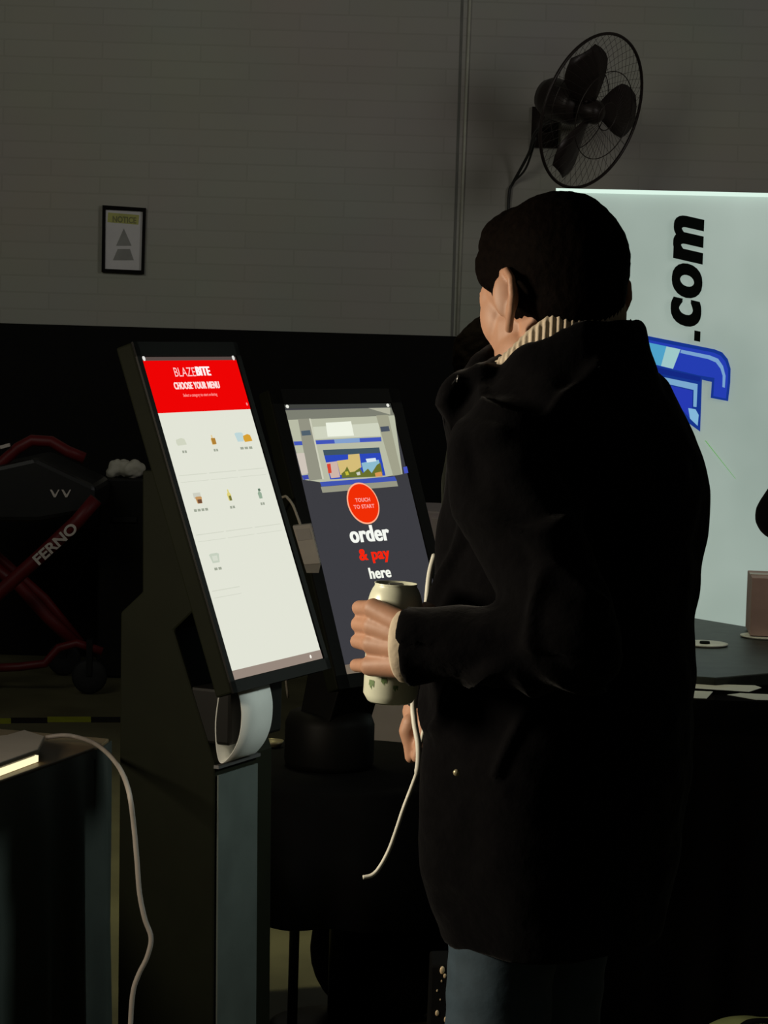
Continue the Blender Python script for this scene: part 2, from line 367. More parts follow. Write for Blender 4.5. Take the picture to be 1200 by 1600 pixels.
for (x, y) in ((300, 742), (370, 828), (350, 921)):
    _, v = K1.uv(x, y); mb = MB()
    for j in range(3):
        if y == 921 and j: continue
        a = .012+j*.108; mb.poly([K1.P(a, v+.0007, 1.5), K1.P(a+.1, v+.0007, 1.5), K1.P(a+.1, v-.0007, 1.5), K1.P(a, v-.0007, 1.5)])
        mb.poly([K1.P(a, v+.013, 1.5), K1.P(a+.1, v+.013, 1.5), K1.P(a+.1, v+.012, 1.5), K1.P(a, v+.012, 1.5)])
    mb.build('tile_border', glow((210, 213, 198)), scr)

# stand: side profile, extruded across
sp0 = K1.c - K1.r*(W_/2+.016-.05)
SP = lambda x, y: onplane(x, y, sp0, K1.r)
poly = [(222, 735), (222, 925), (188, 957), (184, 1720), (336, 1720), (336, 1195), (272, 985), (303, 955), (246, 735)]
poly3 = [SP(*q) for q in poly]
for p in poly3: p.z = max(p.z, .0)
zmin = min(p.z for p in poly3)
poly3[3].z = poly3[4].z = 0
MB().prism(poly3[:], K1.r*.215).build('stand', olive_black, k1, False, .004)
a = SP(336, 1212); bq = SP(336, 1700); bq.z = .04
off = K1.n*.002
MB().prism([a+off+K1.r*.004, a+off+K1.r*.150, bq+off+K1.r*.150, bq+off+K1.r*.004], K1.n*.003).build('front_panel', mat('grey_green_lit_panel', (.09, .11, .10), .5), k1)  # front panel, its colour made paler for the light on this face
a2 = SP(336, 1198); MB().box(a2+K1.r*.075+K1.n*.004, K1.r*.078, K1.n*.005, Vector((0, 0, .003))).build('panel_lip', mat('grey_metal', (.3, .3, .3), .35, .8), k1)
q0 = SP(345, 1082)
MB().box(q0+K1.r*.1+K1.n*(-.03)+Vector((0, 0, -.045)), K1.r*.098, K1.n*.05, Vector((0, 0, .05))).build('loop_shade_block', black_plastic, k1, False, .006)  # black block added inside the paper loop to darken its shaded interior
MB().box(Vector((poly3[3].x+poly3[4].x, poly3[3].y+poly3[4].y, .024))/2+K1.r*.1, K1.r*.19, K1.n*.22, Vector((0, 0, .012))).build('base_plate', olive_black, k1, False, .003)
# receipt paper loop
loop = catmull([SP(x, y) for x, y in ((371, 1078), (377, 1112), (374, 1148), (363, 1175), (346, 1192), (339, 1172), (337, 1130), (342, 1086))], 6)
wd = K1.r*.115; mb = MB(); n = len(loop)
nn = []
for i in range(n):
    t = (loop[min(i+1, n-1)]-loop[max(i-1, 0)]).normalized(); nn.append(t.cross(K1.r).normalized()*.0012)
vs = [p for p in loop]+[p+wd for p in loop]+[p+e for p, e in zip(loop, nn)]+[p+e+wd for p, e in zip(loop, nn)]
fs = []
for i in range(n-1):
    fs += [(i, i+1, n+i+1, n+i), (2*n+i, 3*n+i, 3*n+i+1, 2*n+i+1), (i, 2*n+i, 2*n+i+1, i+1), (n+i, n+i+1, 3*n+i+1, 3*n+i)]
fs += [(0, n, 3*n, 2*n), (n-1, 3*n-1, 4*n-1, 2*n-1)]
tag(mb.add(vs, fs).build('receipt_paper', mat('receipt_paper', (.72, .74, .70), .6, var=.04), None, True), 'curling white loop of receipt paper below the near kiosk screen', 'receipt')

# ---- far kiosk
k2 = empty('order_kiosk', (K2.c.x-.1, K2.c.y+.08, .60), 'farther order kiosk with dark screen reading order and pay here', 'kiosk')
slab(K2, k2, .034, .034, .03, .034); mb = MB(); bez(K2, mb, .034, .034, .03); mb.build('bezel', black_plastic, k2)
s2 = disp_rect(K2, 'welcome_screen', 0.001, .009, W_-.001, H_-.02, (60, 60, 65), k2, 0)
disp_rect(K2, 'status_strip', 0.001, 0, W_-.001, .009, (62, 64, 60), k2, 0)
disp_rect(K2, 'task_bar', 0.001, H_-.02, W_-.001, H_, (118, 106, 92), k2, 0)
for uu in (.008, W_-.014): MB().add([K2.P(uu+.005*cos(a*pi/6), .005+.004*sin(a*pi/6), 3) for a in range(12)], [tuple(range(12))]).build('corner_mark', glow((235, 235, 225)), k2)
Z2 = lambda p: (420+p[0]*.23333, 600+p[1]*.23333)
pic = disp_poly(K2, 'shop_photo', [Z2(p) for p in ((108, 178), (815, 160), (838, 215), (892, 605), (760, 625), (345, 660), (225, 642))], (184, 187, 165), s2, 1)
def pf(pts, rgb, k, nm='shop_photo_patch'): disp_poly(K2, nm, [Z2(p) for p in pts], rgb, pic and s2, k)
pf(((108, 178), (815, 160), (835, 212), (122, 243)), (124, 126, 113), 1.6, 'photo_ceiling')
pf(((660, 164), (806, 160), (808, 208)), (178, 178, 158), 2.2, 'photo_roof_corner')
pf(((290, 290), (730, 262), (745, 350), (305, 372)), (206, 210, 190), 1.6, 'photo_wall_light')
pf(((375, 262), (545, 252), (565, 348), (388, 356)), (238, 242, 226), 2.2, 'photo_lamp')
pf(((160, 388), (745, 358), (749, 386), (167, 414)), (66, 86, 186), 2.2, 'photo_blue_stripe')
pf(((430, 374), (600, 364), (604, 392), (436, 402)), (130, 160, 205), 2.8, 'photo_stripe_glint')
pf(((188, 238), (262, 234), (352, 640), (262, 650)), (146, 146, 130), 2.9, 'photo_pillar')
pf(((262, 234), (272, 234), (362, 640), (350, 640)), (205, 206, 186), 3.4, 'photo_pillar_edge')
pf(((208, 318), (268, 312), (276, 345), (215, 350)), (80, 96, 108), 3.5, 'photo_pillar_band')
pf(((712, 214), (792, 208), (882, 608), (826, 618)), (160, 160, 138), 2.9, 'photo_pillar')
pf(((738, 290), (795, 285), (803, 318), (745, 324)), (74, 82, 96), 3.5, 'photo_pillar_band')
pf(((355, 445), (732, 428), (775, 616), (405, 642)), (44, 72, 186), 2.9, 'photo_window')
pf(((355, 445), (732, 428), (738, 465), (362, 482)), (64, 84, 96), 3.5, 'photo_awning')
pf(((448, 518), (524, 508), (523, 476), (598, 470), (612, 560), (540, 606), (470, 612)), (212, 188, 120), 3.6, 'photo_display')
pf(((374, 530), (448, 520), (470, 628), (410, 634)), (205, 180, 168), 3.5, 'photo_poster')
pf(((380, 540), (404, 536), (412, 598), (390, 602)), (214, 66, 44), 4.1, 'photo_poster_mark')
pf(((612, 532), (728, 510), (754, 600), (630, 604)), (140, 186, 206), 3.5, 'photo_fridge')
pf(((640, 505), (706, 498), (712, 520), (650, 530)), (216, 230, 238), 4.1, 'photo_fridge_light')
pf(((478, 604), (500, 585), (515, 555), (535, 595), (565, 590), (600, 565), (622, 600), (655, 570), (680, 600), (715, 545), (738, 530), (752, 600), (752, 622), (480, 634)), (104, 112, 44), 4.2, 'photo_plants')
pf(((700, 600), (744, 590), (752, 620), (706, 626)), (214, 150, 84), 4.8, 'photo_fruit')
pf(((500, 592), (520, 588), (528, 612), (508, 616)), (196, 188, 60), 4.8, 'photo_plant_glint')
pf(((575, 598), (600, 590), (604, 612), (584, 616)), (206, 206, 196), 4.8, 'photo_plant_glint')
pf(((176, 468), (230, 464), (256, 600), (212, 612)), (206, 196, 184), 3.4, 'photo_side_shop')
pf(((214, 616), (254, 610), (262, 640), (224, 646)), (60, 72, 170), 3.4, 'photo_side_base')
pf(((334, 660), (835, 622), (850, 652), (345, 690)), (64, 84, 176), 3.6, 'photo_base_stripe')
pf(((340, 692), (848, 652), (858, 688), (352, 732)), (150, 150, 132), 3.6, 'photo_kerb')
pf(((893, 560), (922, 553), (932, 596), (902, 602)), (70, 84, 190), 2.5, 'photo_blue_mark')
cu_, cv_ = K2.uv(*Z2((622, 803))); _, vt = K2.uv(*Z2((600, 663))); _, vb = K2.uv(*Z2((655, 942))); ul, _ = K2.uv(*Z2((513, 790))); ur, _ = K2.uv(*Z2((733, 825)))
ra, rb = (ur-ul)/2, (vb-vt)/2
def disc(nm, s, rgb, k): return MB().poly([K2.P(cu_+ra*s*cos(a*pi/24), cv_-rb*s*sin(a*pi/24), k) for a in range(48)]).build(nm, glow(rgb), s2)
disc('button_rim', 1, (255, 178, 142), 5); disc('start_button', .93, (240, 46, 6), 5.7)
def t2(nm, tx, bl, br, tl, rgb, bold, k=6.4, ex=0): return disp_text(K2, nm, tx, Z2(bl), Z2(br), Z2(tl), rgb, s2, k, bold, 1.06, 1, ex)
t2('button_lettering', 'TOUCH', (570, 797), (668, 790), (566, 770), (255, 170, 160), .03)
t2('button_lettering', 'TO START', (560, 843), (698, 833), (556, 815), (255, 160, 150), .03)
t2('screen_lettering', 'order', (540, 1072), (806, 1050), (530, 958), (246, 248, 240), .018, 6.4, .014)
t2('red_lettering', '& pay', (604, 1212), (810, 1195), (590, 1112), (245, 38, 14), .016, 6.4, .012)
t2('screen_lettering', 'here', (668, 1311), (812, 1298), (655, 1236), (246, 248, 236), .018, 6.4, .015)
# stand of the far kiosk, on the round table
TZ = .60
bc = K2.c - K2.n*.10; bc.z = TZ
MB().lathe(bc, (0, 0, 1), [(.095, .0), (.099, .012), (.099, .095), (.09, .118), (.06, .13), (.001, .132)]).build('base', black_plastic, k2, True)
mb = MB(); top = K2.c - K2.m*.036
for sr in (1,):
    pts = [bc+K2.n*.035+Vector((0, 0, .03)), bc-K2.n*.045+Vector((0, 0, .03)), top-K2.n*.02-K2.up*.02, top+K2.m*.001+K2.up*.12, top+K2.m*.001-K2.up*.2]
    mb.prism([p-K2.r*.07 for p in pts], K2.r*.14)
mb.build('neck', black_plastic, k2, False, .004)

# ---- payment terminal at the far kiosk's left side
ct = empty('card_terminal', at(480, 890, 5.17), 'small grey card terminal fixed beside the left edge of the farther kiosk screen', 'card terminal')
TP = lambda x, y, D=5.17: at(x, y, D)
gm2 = mat('terminal_shell', (.42, .38, .33), .5)
ctb = MB().prism([TP(*q) for q in ((457, 822), (486, 819), (501, 881), (475, 883))], (0, .03, 0)).build('terminal_body', gm2, ct, False, .002)
MB().prism([TP(*q) for q in ((475, 883), (501, 881), (498, 895), (479, 895))], (0, .02, 0)).build('card_slot_lip', mat('terminal_shell_dark', (.22, .20, .17), .5), ct)
MB().prism([TP(*q) for q in ((462, 827), (483, 825), (488, 842), (466, 845))], Vector((0, -.001, 0))).build('display', mat('terminal_lcd', (.36, .33, .30), .4), ct)
mb = MB().box(TP(478, 862, 5.235), K2.r*.012, K2.m*.008, K2.up*.012); mb.build('bracket', black_plastic, ct)
tag(MB().tube(catmull([TP(470, 822, 5.19), TP(464, 805, 5.19), TP(458, 790, 5.2), TP(451, 780, 5.21), TP(444, 776, 5.22), TP(430, 790, 5.24), TP(425, 850, 5.3), at(440, 1000, 5.35), at(450, 1090, 5.4)]), .0028, 8).build('cord', mat('grey_cord', (.35, .32, .26), .5), None, True), 'thin grey cord curving up out of the small card terminal', 'cord')

# ---- cocktail table with black cloth under the far kiosk
TC = Vector((-.075, 5.5, 0)); TR = .33
ctab = empty('round_table', (TC.x, TC.y, 0), 'round table hidden under a black cloth, on a dark central pole', 'table')
dm = mat('dark_steel', (.02, .02, .02), .4, .6)
MB().lathe((TC.x, TC.y, TZ-.028), (0, 0, 1), [(TR-.004, 0), (TR, .006), (TR, .018), (TR-.004, .024)], 48).build('tabletop', dm, ctab, True)
pc = at(459, 1500, 5.5)
MB().tube([(TC.x, TC.y, .02), (TC.x, TC.y, TZ-.028)], .02, 16).build('pole', dm, ctab, True)
MB().lathe((TC.x, TC.y, 0), (0, 0, 1), [(.15, 0), (.15, .006), (.13, .014), (.03, .02), (.001, .021)], 40).build('foot_plate', dm, ctab, True)
p1 = Vector((at(459, 1500, 5.42).x, 5.42, 0))
MB().tube([p1+Vector((0, 0, .0)), p1+Vector((0, 0, TZ-.03))], .0115, 12).build('leg', dm, ctab, True)
MB().box(p1+Vector((.022, 0, .295)), (.018, 0, 0), (0, .012, 0), (0, 0, .016)).build('clamp', dm, ctab, False, .003)
N = 120; rg = []
def cr(r, z, wv): return [Vector((TC.x+(r+wv*sin(9*a)+wv*.5*sin(17*a+1))*cos(a), TC.y+(r+wv*sin(9*a)+wv*.5*sin(17*a+1))*sin(a), z)) for a in [2*pi*k/N for k in range(N)]]
rg = [cr(.001, TZ-.002, 0), cr(TR*.6, TZ-.002, 0), cr(TR+.002, TZ-.003, 0), cr(TR+.006, TZ-.012, .0), cr(TR+.012, TZ-.12, .006), cr(TR+.02, .45, .012), cr(TR+.025, .306, .016), cr(TR+.022, .306, .016), cr(TR+.009, TZ-.12, .006), cr(TR+.0045, TZ-.015, 0)]
tag(MB().rings(rg, False).build('tablecloth', mat('black_cloth', (.004, .004, .004), .85, spec=.1), None, True), 'black cloth draped over the round table beneath the farther kiosk', 'tablecloth')
tr = atz(425, 1166, TZ)
mb = MB(); mb.lathe((tr.x, tr.y, TZ+.001), (0, 0, 1), [(.001, 0), (.021, 0), (.026, .012), (.027, .013), (.022, .003), (.001, .002)], 28)
tag(mb.build('dish', mat('brass_dish', (.45, .40, .25), .35, .5), None, True), 'small dull metal dish on the black cloth beside the receipt loop', 'dish')
# black rucksack under the table
rb_ = at(597, 1560, 5.62); R_ = empty('rucksack', (rb_.x, 5.62, 0), 'black rucksack slumped on the floor beneath the round table', 'bag')
mb = MB(); mb.ell((rb_.x-.02, 5.62, .15), (.15, .09, .16)); mb.ell((rb_.x+.05, 5.62, .16), (.14, .09, .17)); mb.ell((rb_.x, 5.6, .27), (.13, .08, .10)); mb.ell((rb_.x+.03, 5.54, .10), (.09, .06, .09))
organic('bag_body', mb, mat('black_nylon', (.004, .004, .004), .8, spec=.1), R_, .008, 5)
MB().tube(catmull([(rb_.x-.04, 5.62, .35), (rb_.x-.02, 5.62, .42), (rb_.x+.03, 5.62, .42), (rb_.x+.05, 5.62, .34)]), .008, 8).build('handle', mat('black_nylon', (.01, .01, .01)), R_, True)

# ================================================================ far cabinet behind
cb0 = at(560, 1150, 8.4).x; cb1 = at(770, 800, 8.4).x; cz = at(675, 801, 8.4).z
cab = empty('storage_cabinet', ((cb0+cb1)/2, 8.5, 0), 'low pale grey storage cabinet standing far behind the kiosks', 'cabinet')
cm = mat('pale_grey_cabinet', (.62, .53, .56), .5, var=.04)
MB().box(((cb0+cb1)/2, 8.65, cz/2), ((cb1-cb0)/2, 0, 0), (0, .2, 0), (0, 0, cz/2)).build('carcass', cm, cab, False, .005)
for s in (0, 1):
    xa = cb0+.01+s*(cb1-cb0)/2; xb = xa+(cb1-cb0)/2-.02
    d = MB().box(((xa+xb)/2, 8.442, cz/2), ((xb-xa)/2, 0, 0), (0, .009, 0), (0, 0, cz/2-.02)).build('door', cm, cab, False, .003)
    MB().box((xb-.03 if s == 0 else xa+.03, 8.425, cz*.6), (.006, 0, 0), (0, .008, 0), (0, 0, .05)).build('handle', mat('grey_metal', (.3, .3, .3)), d)

# ================================================================ backlit banner
BY = 7.6
b0 = at(871, 299, BY); b1 = at(1230, 312, BY)
yaw = math.atan2(.30, 2.4)*-1
bd = Vector((cos(yaw), sin(yaw), 0)); bn = Vector((sin(yaw), -cos(yaw), 0))
BP = lambda x, y, k=0: onplane(x, y, b0, bn) + bn*(.001*k)
BW = 2.4; ztop = b0.z
ban = empty('backlit_banner', (b0.x+bd.x*BW/2, b0.y+bd.y*BW/2, 0), 'tall glowing white display wall printed with black .com lettering', 'display banner')
# fabric mesh with seams and soft waves
mt = bpy.data.materials.new('backlit_fabric'); mt.use_nodes = True; nt = mt.node_tree; b = nt.nodes['Principled BSDF']
b.inputs['Base Color'].default_value = (.45, .48, .46, 1); b.inputs['Roughness'].default_value = .7
tc = nt.nodes.new('ShaderNodeTexCoord'); nz = nt.nodes.new('ShaderNodeTexNoise'); nz.inputs['Scale'].default_value = 2.2; nz.inputs['Detail'].default_value = 3
rp = nt.nodes.new('ShaderNodeValToRGB'); rp.color_ramp.elements[0].color = (.285, .37, .325, 1); rp.color_ramp.elements[1].color = (.375, .47, .42, 1); rp.color_ramp.elements[0].position = .3; rp.color_ramp.elements[1].position = .7
nt.links.new(tc.outputs['Object'], nz.inputs['Vector']); nt.links.new(nz.outputs['Fac'], rp.inputs['Fac']); nt.links.new(rp.outputs['Color'], b.inputs['Emission Color']); b.inputs['Emission Strength'].default_value = .80
nx, nz_ = 96, 80; vs = []; fs = []
for j in range(nz_+1):
    for i in range(nx+1):
        x = BW*i/nx; z = ztop*(j/nz_); x1 = (x % .56)
        dd = -.004*math.exp(-((x1-.0)/.02)**2) - .004*math.exp(-((x1-.56)/.02)**2)
        dd += .0012*noise.noise(Vector((x*5, z*3, 2)))
        vs.append(Vector((b0.x, b0.y, 0))+bd*x+Vector((0, 0, z))+bn*(dd-.006))
for j in range(nz_):
    for i in range(nx):
        p = j*(nx+1)+i; fs.append((p, p+1, p+nx+2, p+nx+1))
MB().add(vs, fs).build('fabric_face', mt, ban, True)
mb = MB(); c = Vector((b0.x, b0.y, 0))
mb.box(c+bd*BW/2-bn*.05+Vector((0, 0, ztop/2)), bd*BW/2, bn*.035, Vector((0, 0, ztop/2))); mb.build('frame', mat('grey_metal', (.3, .3, .3)), ban)
mb = MB().box(c+bd*BW/2+bn*.0+Vector((0, 0, ztop+.003)), bd*(BW/2+.004), bn*.012, Vector((0, 0, .0058))); mb.build('light_strip', glow((216, 240, 226), 1.05), ban)
Z7 = lambda p: (860+p[0]*.28333, 280+p[1]*.28333)
ink = mat('black_ink', (.004, .007, .006), .6, spec=.1)
O = BP(*Z7((826, 897)), 6); T = BP(*Z7((842, 203)), 6); L = BP(*Z7((656, 897)), 6)
hgt = (T-O).dot(Vector((0, 0, 1))); wdt = (O-L).dot(bd)
lettering('com_lettering', 'com', O+Vector((0, 0, hgt*.118)), Vector((0, 0, hgt*.882)), -bd*wdt, ink, ban, .03, .2, 1.1, extra=.012)
MB().poly([O+Vector((0, 0, hgt*a))-bd*wdt*b for a, b in ((0, 0), (.082, 0), (.09, .2), (.008, .2))]).build('full_stop', ink, ban)
def bpoly(nm, pts, rgb, k, boost=.85): return MB().poly([BP(*Z7(p), k) for p in pts]).build(nm, glow(rgb, boost), ban)
lg = 'blue_logo'
bpoly('blue_logo_outline', ((380, 830), (465, 850), (700, 897), (905, 938), (948, 955), (978, 992), (994, 1045), (992, 1120), (980, 1224), (884, 1206), (890, 1118), (836, 1106), (826, 1392), (700, 1300), (560, 1120), (380, 1020)), (24, 56, 150), 2)
bpoly('blue_logo_stem', ((400, 858), (470, 872), (700, 918), (900, 956), (940, 974), (966, 1006), (980, 1050), (978, 1120), (968, 1210), (898, 1196), (905, 1096), (820, 1082), (640, 1040), (500, 1005), (400, 980)), (40, 66, 190), 3)
bpoly('logo_cyan_panel', ((520, 896), (718, 938), (676, 1046), (530, 1010)), (84, 172, 214), 4)
bpoly('logo_pale_panel', ((640, 922), (718, 938), (676, 1046), (610, 1030)), (170, 214, 214), 5)
bpoly('logo_highlight', ((722, 940), (880, 972), (925, 990), (952, 1030), (966, 1085), (962, 1150), (948, 1146), (950, 1085), (938, 1045), (912, 1010), (870, 992), (716, 958)), (128, 172, 220), 4)
bpoly('logo_dark_bar', ((520, 1020), (640, 1050), (830, 1090), (826, 1116), (600, 1072)), (22, 44, 140), 4)
bpoly('logo_letter_frame', ((560, 1078), (812, 1130), (806, 1256), (788, 1254), (790, 1162), (600, 1118)), (130, 180, 220), 5)
bpoly('logo_letter_fill', ((620, 1128), (784, 1166), (780, 1330), (700, 1240)), (42, 62, 190), 6)
bpoly('logo_letter_foot', ((760, 1262), (800, 1268), (818, 1300), (812, 1360), (770, 1320)), (140, 196, 232), 7)
bpoly('green_line', ((850, 1440), (858, 1442), (1024, 1654), (1018, 1650)), (110, 176, 96), 3)

# ================================================================ counter on the right
CZ = .75
ctr = empty('counter', atz(1100, 1000, 0)*0+Vector((.95, 6.2, 0)), 'dark glossy counter in front of the glowing display wall', 'counter')
topm = mat('dark_laminate', (.028, .034, .029), .45, var=.4, scale=20, spec=.2)
cp = [atz(x, y, CZ) for x, y in ((930, 940), (1330, 1006), (1330, 1040), (1118, 1059), (930, 1046))]
MB().prism([p-Vector((0, 0, .03)) for p in cp], (0, 0, .03)).build('worktop', topm, ctr, False, .003)
cen = sum(cp, Vector())/5
MB().prism([Vector((q.x, q.y, .0)) for q in [cen+(p-cen)*.93 for p in cp]], (0, 0, CZ-.031)).build('carcass', mat('black_panel', (.006, .006, .006), .6), ctr)
def ringdisc(px, py, label, hole=True):
    p = atz(px, py, CZ); mb = MB()
    mb.lathe((p.x, p.y, CZ+.0005), (0, 0, 1), [(.001, 0), (.057, 0), (.062, .003), (.0615, .0055), (.050, .004), (.001, .0038)], 40)
    o = empty('coaster', (p.x, p.y, CZ), label, 'coaster', 'pale discs on the counter')
    mb.build('disc', mat('pale_disc', (.62, .64, .60), .5), o, True)
    if hole: MB().lathe((p.x, p.y, CZ+.0045), (0, 0, 1), [(.014, 0), (.013, .006), (.001, .007)], 20).build('black_centre', ink, o, True)
ringdisc(1101, 1008, 'pale round disc with dark centre on the counter beside the man')
ringdisc(1192, 996, 'pale round disc on the counter partly under the brown box', False)
bxp = [atz(x, y, CZ) for x, y in ((1177, 998), (1290, 1010))]
cbx = empty('cardboard_box', (bxp[0].x+.1, bxp[0].y, CZ), 'reddish brown cardboard box on the counter at the right edge', 'box')
hb = at(1180, 907, bxp[0].y).z - CZ
cbm = mat('cardboard', (.36, .24, .22), .8, bump=.1)
MB().box((bxp[0].x+.13, bxp[0].y+.1, CZ+.0064+hb/2), (.13, -.01, 0), (.008, .1, 0), (0, 0, hb/2)).build('carton', cbm, cbx, False, .002)
MB().box((bxp[0].x+.13, bxp[0].y+.1, CZ+.0072+hb), (.13, -.01, 0), (.002, .025, 0), (0, 0, .0008)).build('parcel_tape', mat('parcel_tape', (.33, .2, .12), .3), cbx)
# front table with papers
ftb = empty('side_table', (1.0, 5.3, 0), 'black table in front of the counter with papers on it', 'table')
fp_ = [Vector(q) for q in ((.40, 5.73, .73), (1.12, 5.73, .73), (1.06, 5.25, .73), (.38, 5.25, .73))]
MB().prism([p-Vector((0, 0, .03)) for p in fp_], (0, 0, .03)).build('tabletop', mat('black_laminate', (.003, .003, .003), .95, spec=0), ftb)
cen = sum(fp_, Vector())/4
for p in fp_:
    q = cen+(p-cen)*.93; MB().box((q.x, q.y, .35), (.02, 0, 0), (0, .02, 0), (0, 0, .35)).build('leg', dm, ftb)
g0 = []; g1 = []
cen0 = sum(fp_, Vector())/4
per = []
for i in range(4):
    for j in range(40): per.append(fp_[i].lerp(fp_[(i+1) % 4], j/40))
sk = []
for (z, am) in ((.7285, 0), (.70, .002), (.4, .010), (.02, .016)):
    sk.append([Vector((q.x, q.y, z)) + (q-cen0).normalized()*(.004+am*(1+sin(i*.9))) for i, q in enumerate(per)])
tag(MB().rings(sk, False).build('table_skirt', mat('black_skirt', (.003, .003, .003), .9, spec=0), None, True), 'black floor-length skirt around the table holding the white papers', 'table skirt')
pm = mat('white_paper', (.75, .77, .73), .6, var=.04)
for pts, lb in ((((1060, 1068), (1180, 1071.5), (1190, 1075), (1170, 1081.5), (1055, 1074)), 'long white paper lying on the black table nearest the counter'),
                (((1060, 1079), (1114, 1081), (1104, 1092), (1050, 1090)), 'white paper sheet beside the man\'s back on the black table'),
                (((1136, 1086), (1156, 1083.5), (1240, 1087), (1235, 1095), (1182, 1094)), 'white paper sheet at the table\'s right, nearest the picture edge')):
    tag(MB().prism([atz(x, y, .7305) for x, y in pts], (0, 0, .001)).build('paper_sheet', pm), lb, 'paper', 'papers on the black table')

# ================================================================ left table, light box, cable
LZ = .75
ltb = empty('side_table', (atz(0, 1180, 0).x*0-.75, 4.9, 0), 'brown-topped table in the lower left corner with dark drape', 'table')
lp = [atz(x, y, LZ) for x, y in ((-120, 1262), (155, 1165), (170, 1154), (-120, 1128))]
lp[0] = lp[1]+(lp[0]-lp[1])*2.0; lp[3] = lp[2]+(lp[3]-lp[2])*1.9
MB().prism([p-Vector((0, 0, .02)) for p in lp], (0, 0, .02)).build('tabletop', mat('brown_wood', (.16, .11, .055), .45, var=.3, scale=8), ltb, False, .002)
cen = sum(lp, Vector())/4
for p in lp:
    q = cen+(p-cen)*.93; MB().box((q.x, q.y, LZ/2-.01), (.018, 0, 0), (0, .018, 0), (0, 0, LZ/2-.01)).build('leg', dm, ltb)
e0, e1 = lp[0], lp[1]; ed = (e1-e0); Lh = ed.length; ed.normalize(); en = Vector((ed.y, -ed.x, 0))
g0, g1 = [], []; nx = 300
side_len = .10
def edge(s):
    if s <= Lh: return e0+ed*s, en
    t = s-Lh; d2 = (lp[2]-lp[1]); l2 = d2.length; d2.normalize(); return lp[1]+d2*min(t, l2), Vector((d2.y, -d2.x, 0))
tot = Lh+(lp[2]-lp[1]).length
rows = 12; V = []
for side in (0, 1):
    for j in range(rows+1):
        z = LZ-.004-(LZ-.03)*j/rows
        for i in range(nx+1):
            s = tot*i/nx; p, nn_ = edge(s); amp = .022*(j/rows)**.7
            q = p+nn_*(.006+amp*(1+sin((s-Lh)*42+1.5*sin((s-Lh)*9)+1.2))*.8 + side*(-.002)); V.append(Vector((q.x, q.y, z)))
fs = []; S = (rows+1)*(nx+1)
for j in range(rows):
    for i in range(nx):
        p = j*(nx+1)+i; fs += [(p, p+1, p+nx+2, p+nx+1), (S+p, S+p+nx+1, S+p+nx+2, S+p+1)]
tag(MB().add(V, fs).build('drape', mat('black_satin', (.04, .05, .044), .5, spec=.4), None, True), 'dark pleated drape hanging from the lower left table edge', 'drape')
lbx = empty('light_box', atz(10, 1195, LZ), 'flat pale grey box with a glowing strip on the lower left table', 'light')
tpz = LZ+.028
tpp = [atz(x, y, tpz) for x, y in ((-80, 1158), (10, 1148), (38, 1140), (70, 1150), (60, 1170), (-80, 1220))]
MB().prism([p-Vector((0, 0, .009)) for p in tpp], (0, 0, .009)).build('lid', mat('pale_grey_shell', (.55, .51, .46), .4, var=.04), lbx, False, .002)
cen = sum(tpp, Vector())/6
MB().prism([Vector((q.x, q.y, LZ+.0005)) for q in [cen+(p-cen)*.9 for p in tpp]], (0, 0, .018)).build('base', mat('grey_plastic', (.3, .3, .3)), lbx)
sa, sb = atz(-80, 1237, LZ+.008), atz(60, 1185, LZ+.008)
dirn = (sb-sa).normalized(); nrm = Vector((dirn.y, -dirn.x, 0))
MB().box((sa+sb)/2-nrm*.004, (sb-sa)/2, nrm*.004, Vector((0, 0, .006))).build('glowing_strip', glow((255, 240, 190), 1.2), lbx)
cpts = [(72, 1152, 4.80), (100, 1149, 4.79), (125, 1153, 4.78), (150, 1163, 4.66), (172, 1181, 4.45), (190, 1206, 4.28), (202, 1240, 4.2), (209, 1290, 4.2), (214, 1345, 4.2), (218, 1395, 4.2), (226, 1435, 4.2), (236, 1465, 4.2), (230, 1495, 4.2), (217, 1522, 4.2), (208, 1550, 4.2), (204, 1600, 4.2), (203, 1680, 4.2)]
pts = catmull([at(*q) for q in cpts], 6)
pts[0].z = max(pts[0].z, LZ+.008)
last = pts[-1]; pts += [Vector((last.x+.01, last.y, last.z*.4)), Vector((last.x+.03, last.y+.02, .006))]
tag(MB().tube(pts, .0044, 10).build('cable', mat('white_cable', (.40, .36, .32), .5), None, True), 'long pale cable drooping from the left table down to the floor', 'cable')

# ================================================================ stretcher far left
SD = 10.2; red = mat('red_enamel', (.14, .004, .006), .5); st = empty('stretcher', (at(40, 1000, SD).x-.4, SD, 0), 'folded red framed ambulance stretcher against the dark wall', 'stretcher')
Q = lambda x, y, d=0: at(x, y, SD+d)
def rt(nm, pts, r, d=0, mm=red): return MB().tube([Q(x, y, d) for x, y in pts], r, 12).build(nm, mm, st, True)
rt('head_rail', [(-60, 760), (0, 725), (28, 700), (50, 688), (80, 690), (105, 705), (132, 716)], .024)
tubeD = rt('diagonal_tube', [(-60, 975), (0, 925), (58, 873), (120, 815), (150, 780)], .029, -.12)
rt('scissor_arm', [(-30, 870), (30, 915), (75, 965), (118, 1005)], .026, .1)
rt('scissor_arm', [(-30, 845), (20, 890), (70, 935), (130, 1010)], .02, .4)
rt('lower_rail', [(-60, 1046), (30, 1042), (70, 1037), (92, 1012), (120, 1005), (160, 1018)], .018, 0)
a, b_ = Q(56, 878, -.155), Q(118, 822, -.155)
exx = b_-a; eyy = Vector((-exx.z, 0, exx.x)).normalized()*.045
lettering('tube_lettering', 'FERNO', a-eyy*.45+Vector((0, 0, .0)), exx, eyy, mat('pale_sticker', (.75, .68, .62), .6), st, .03, 0, 1, Vector((0, -1, 0)), 0)
mtm = mat('black_vinyl', (.012, .012, .012), .4)
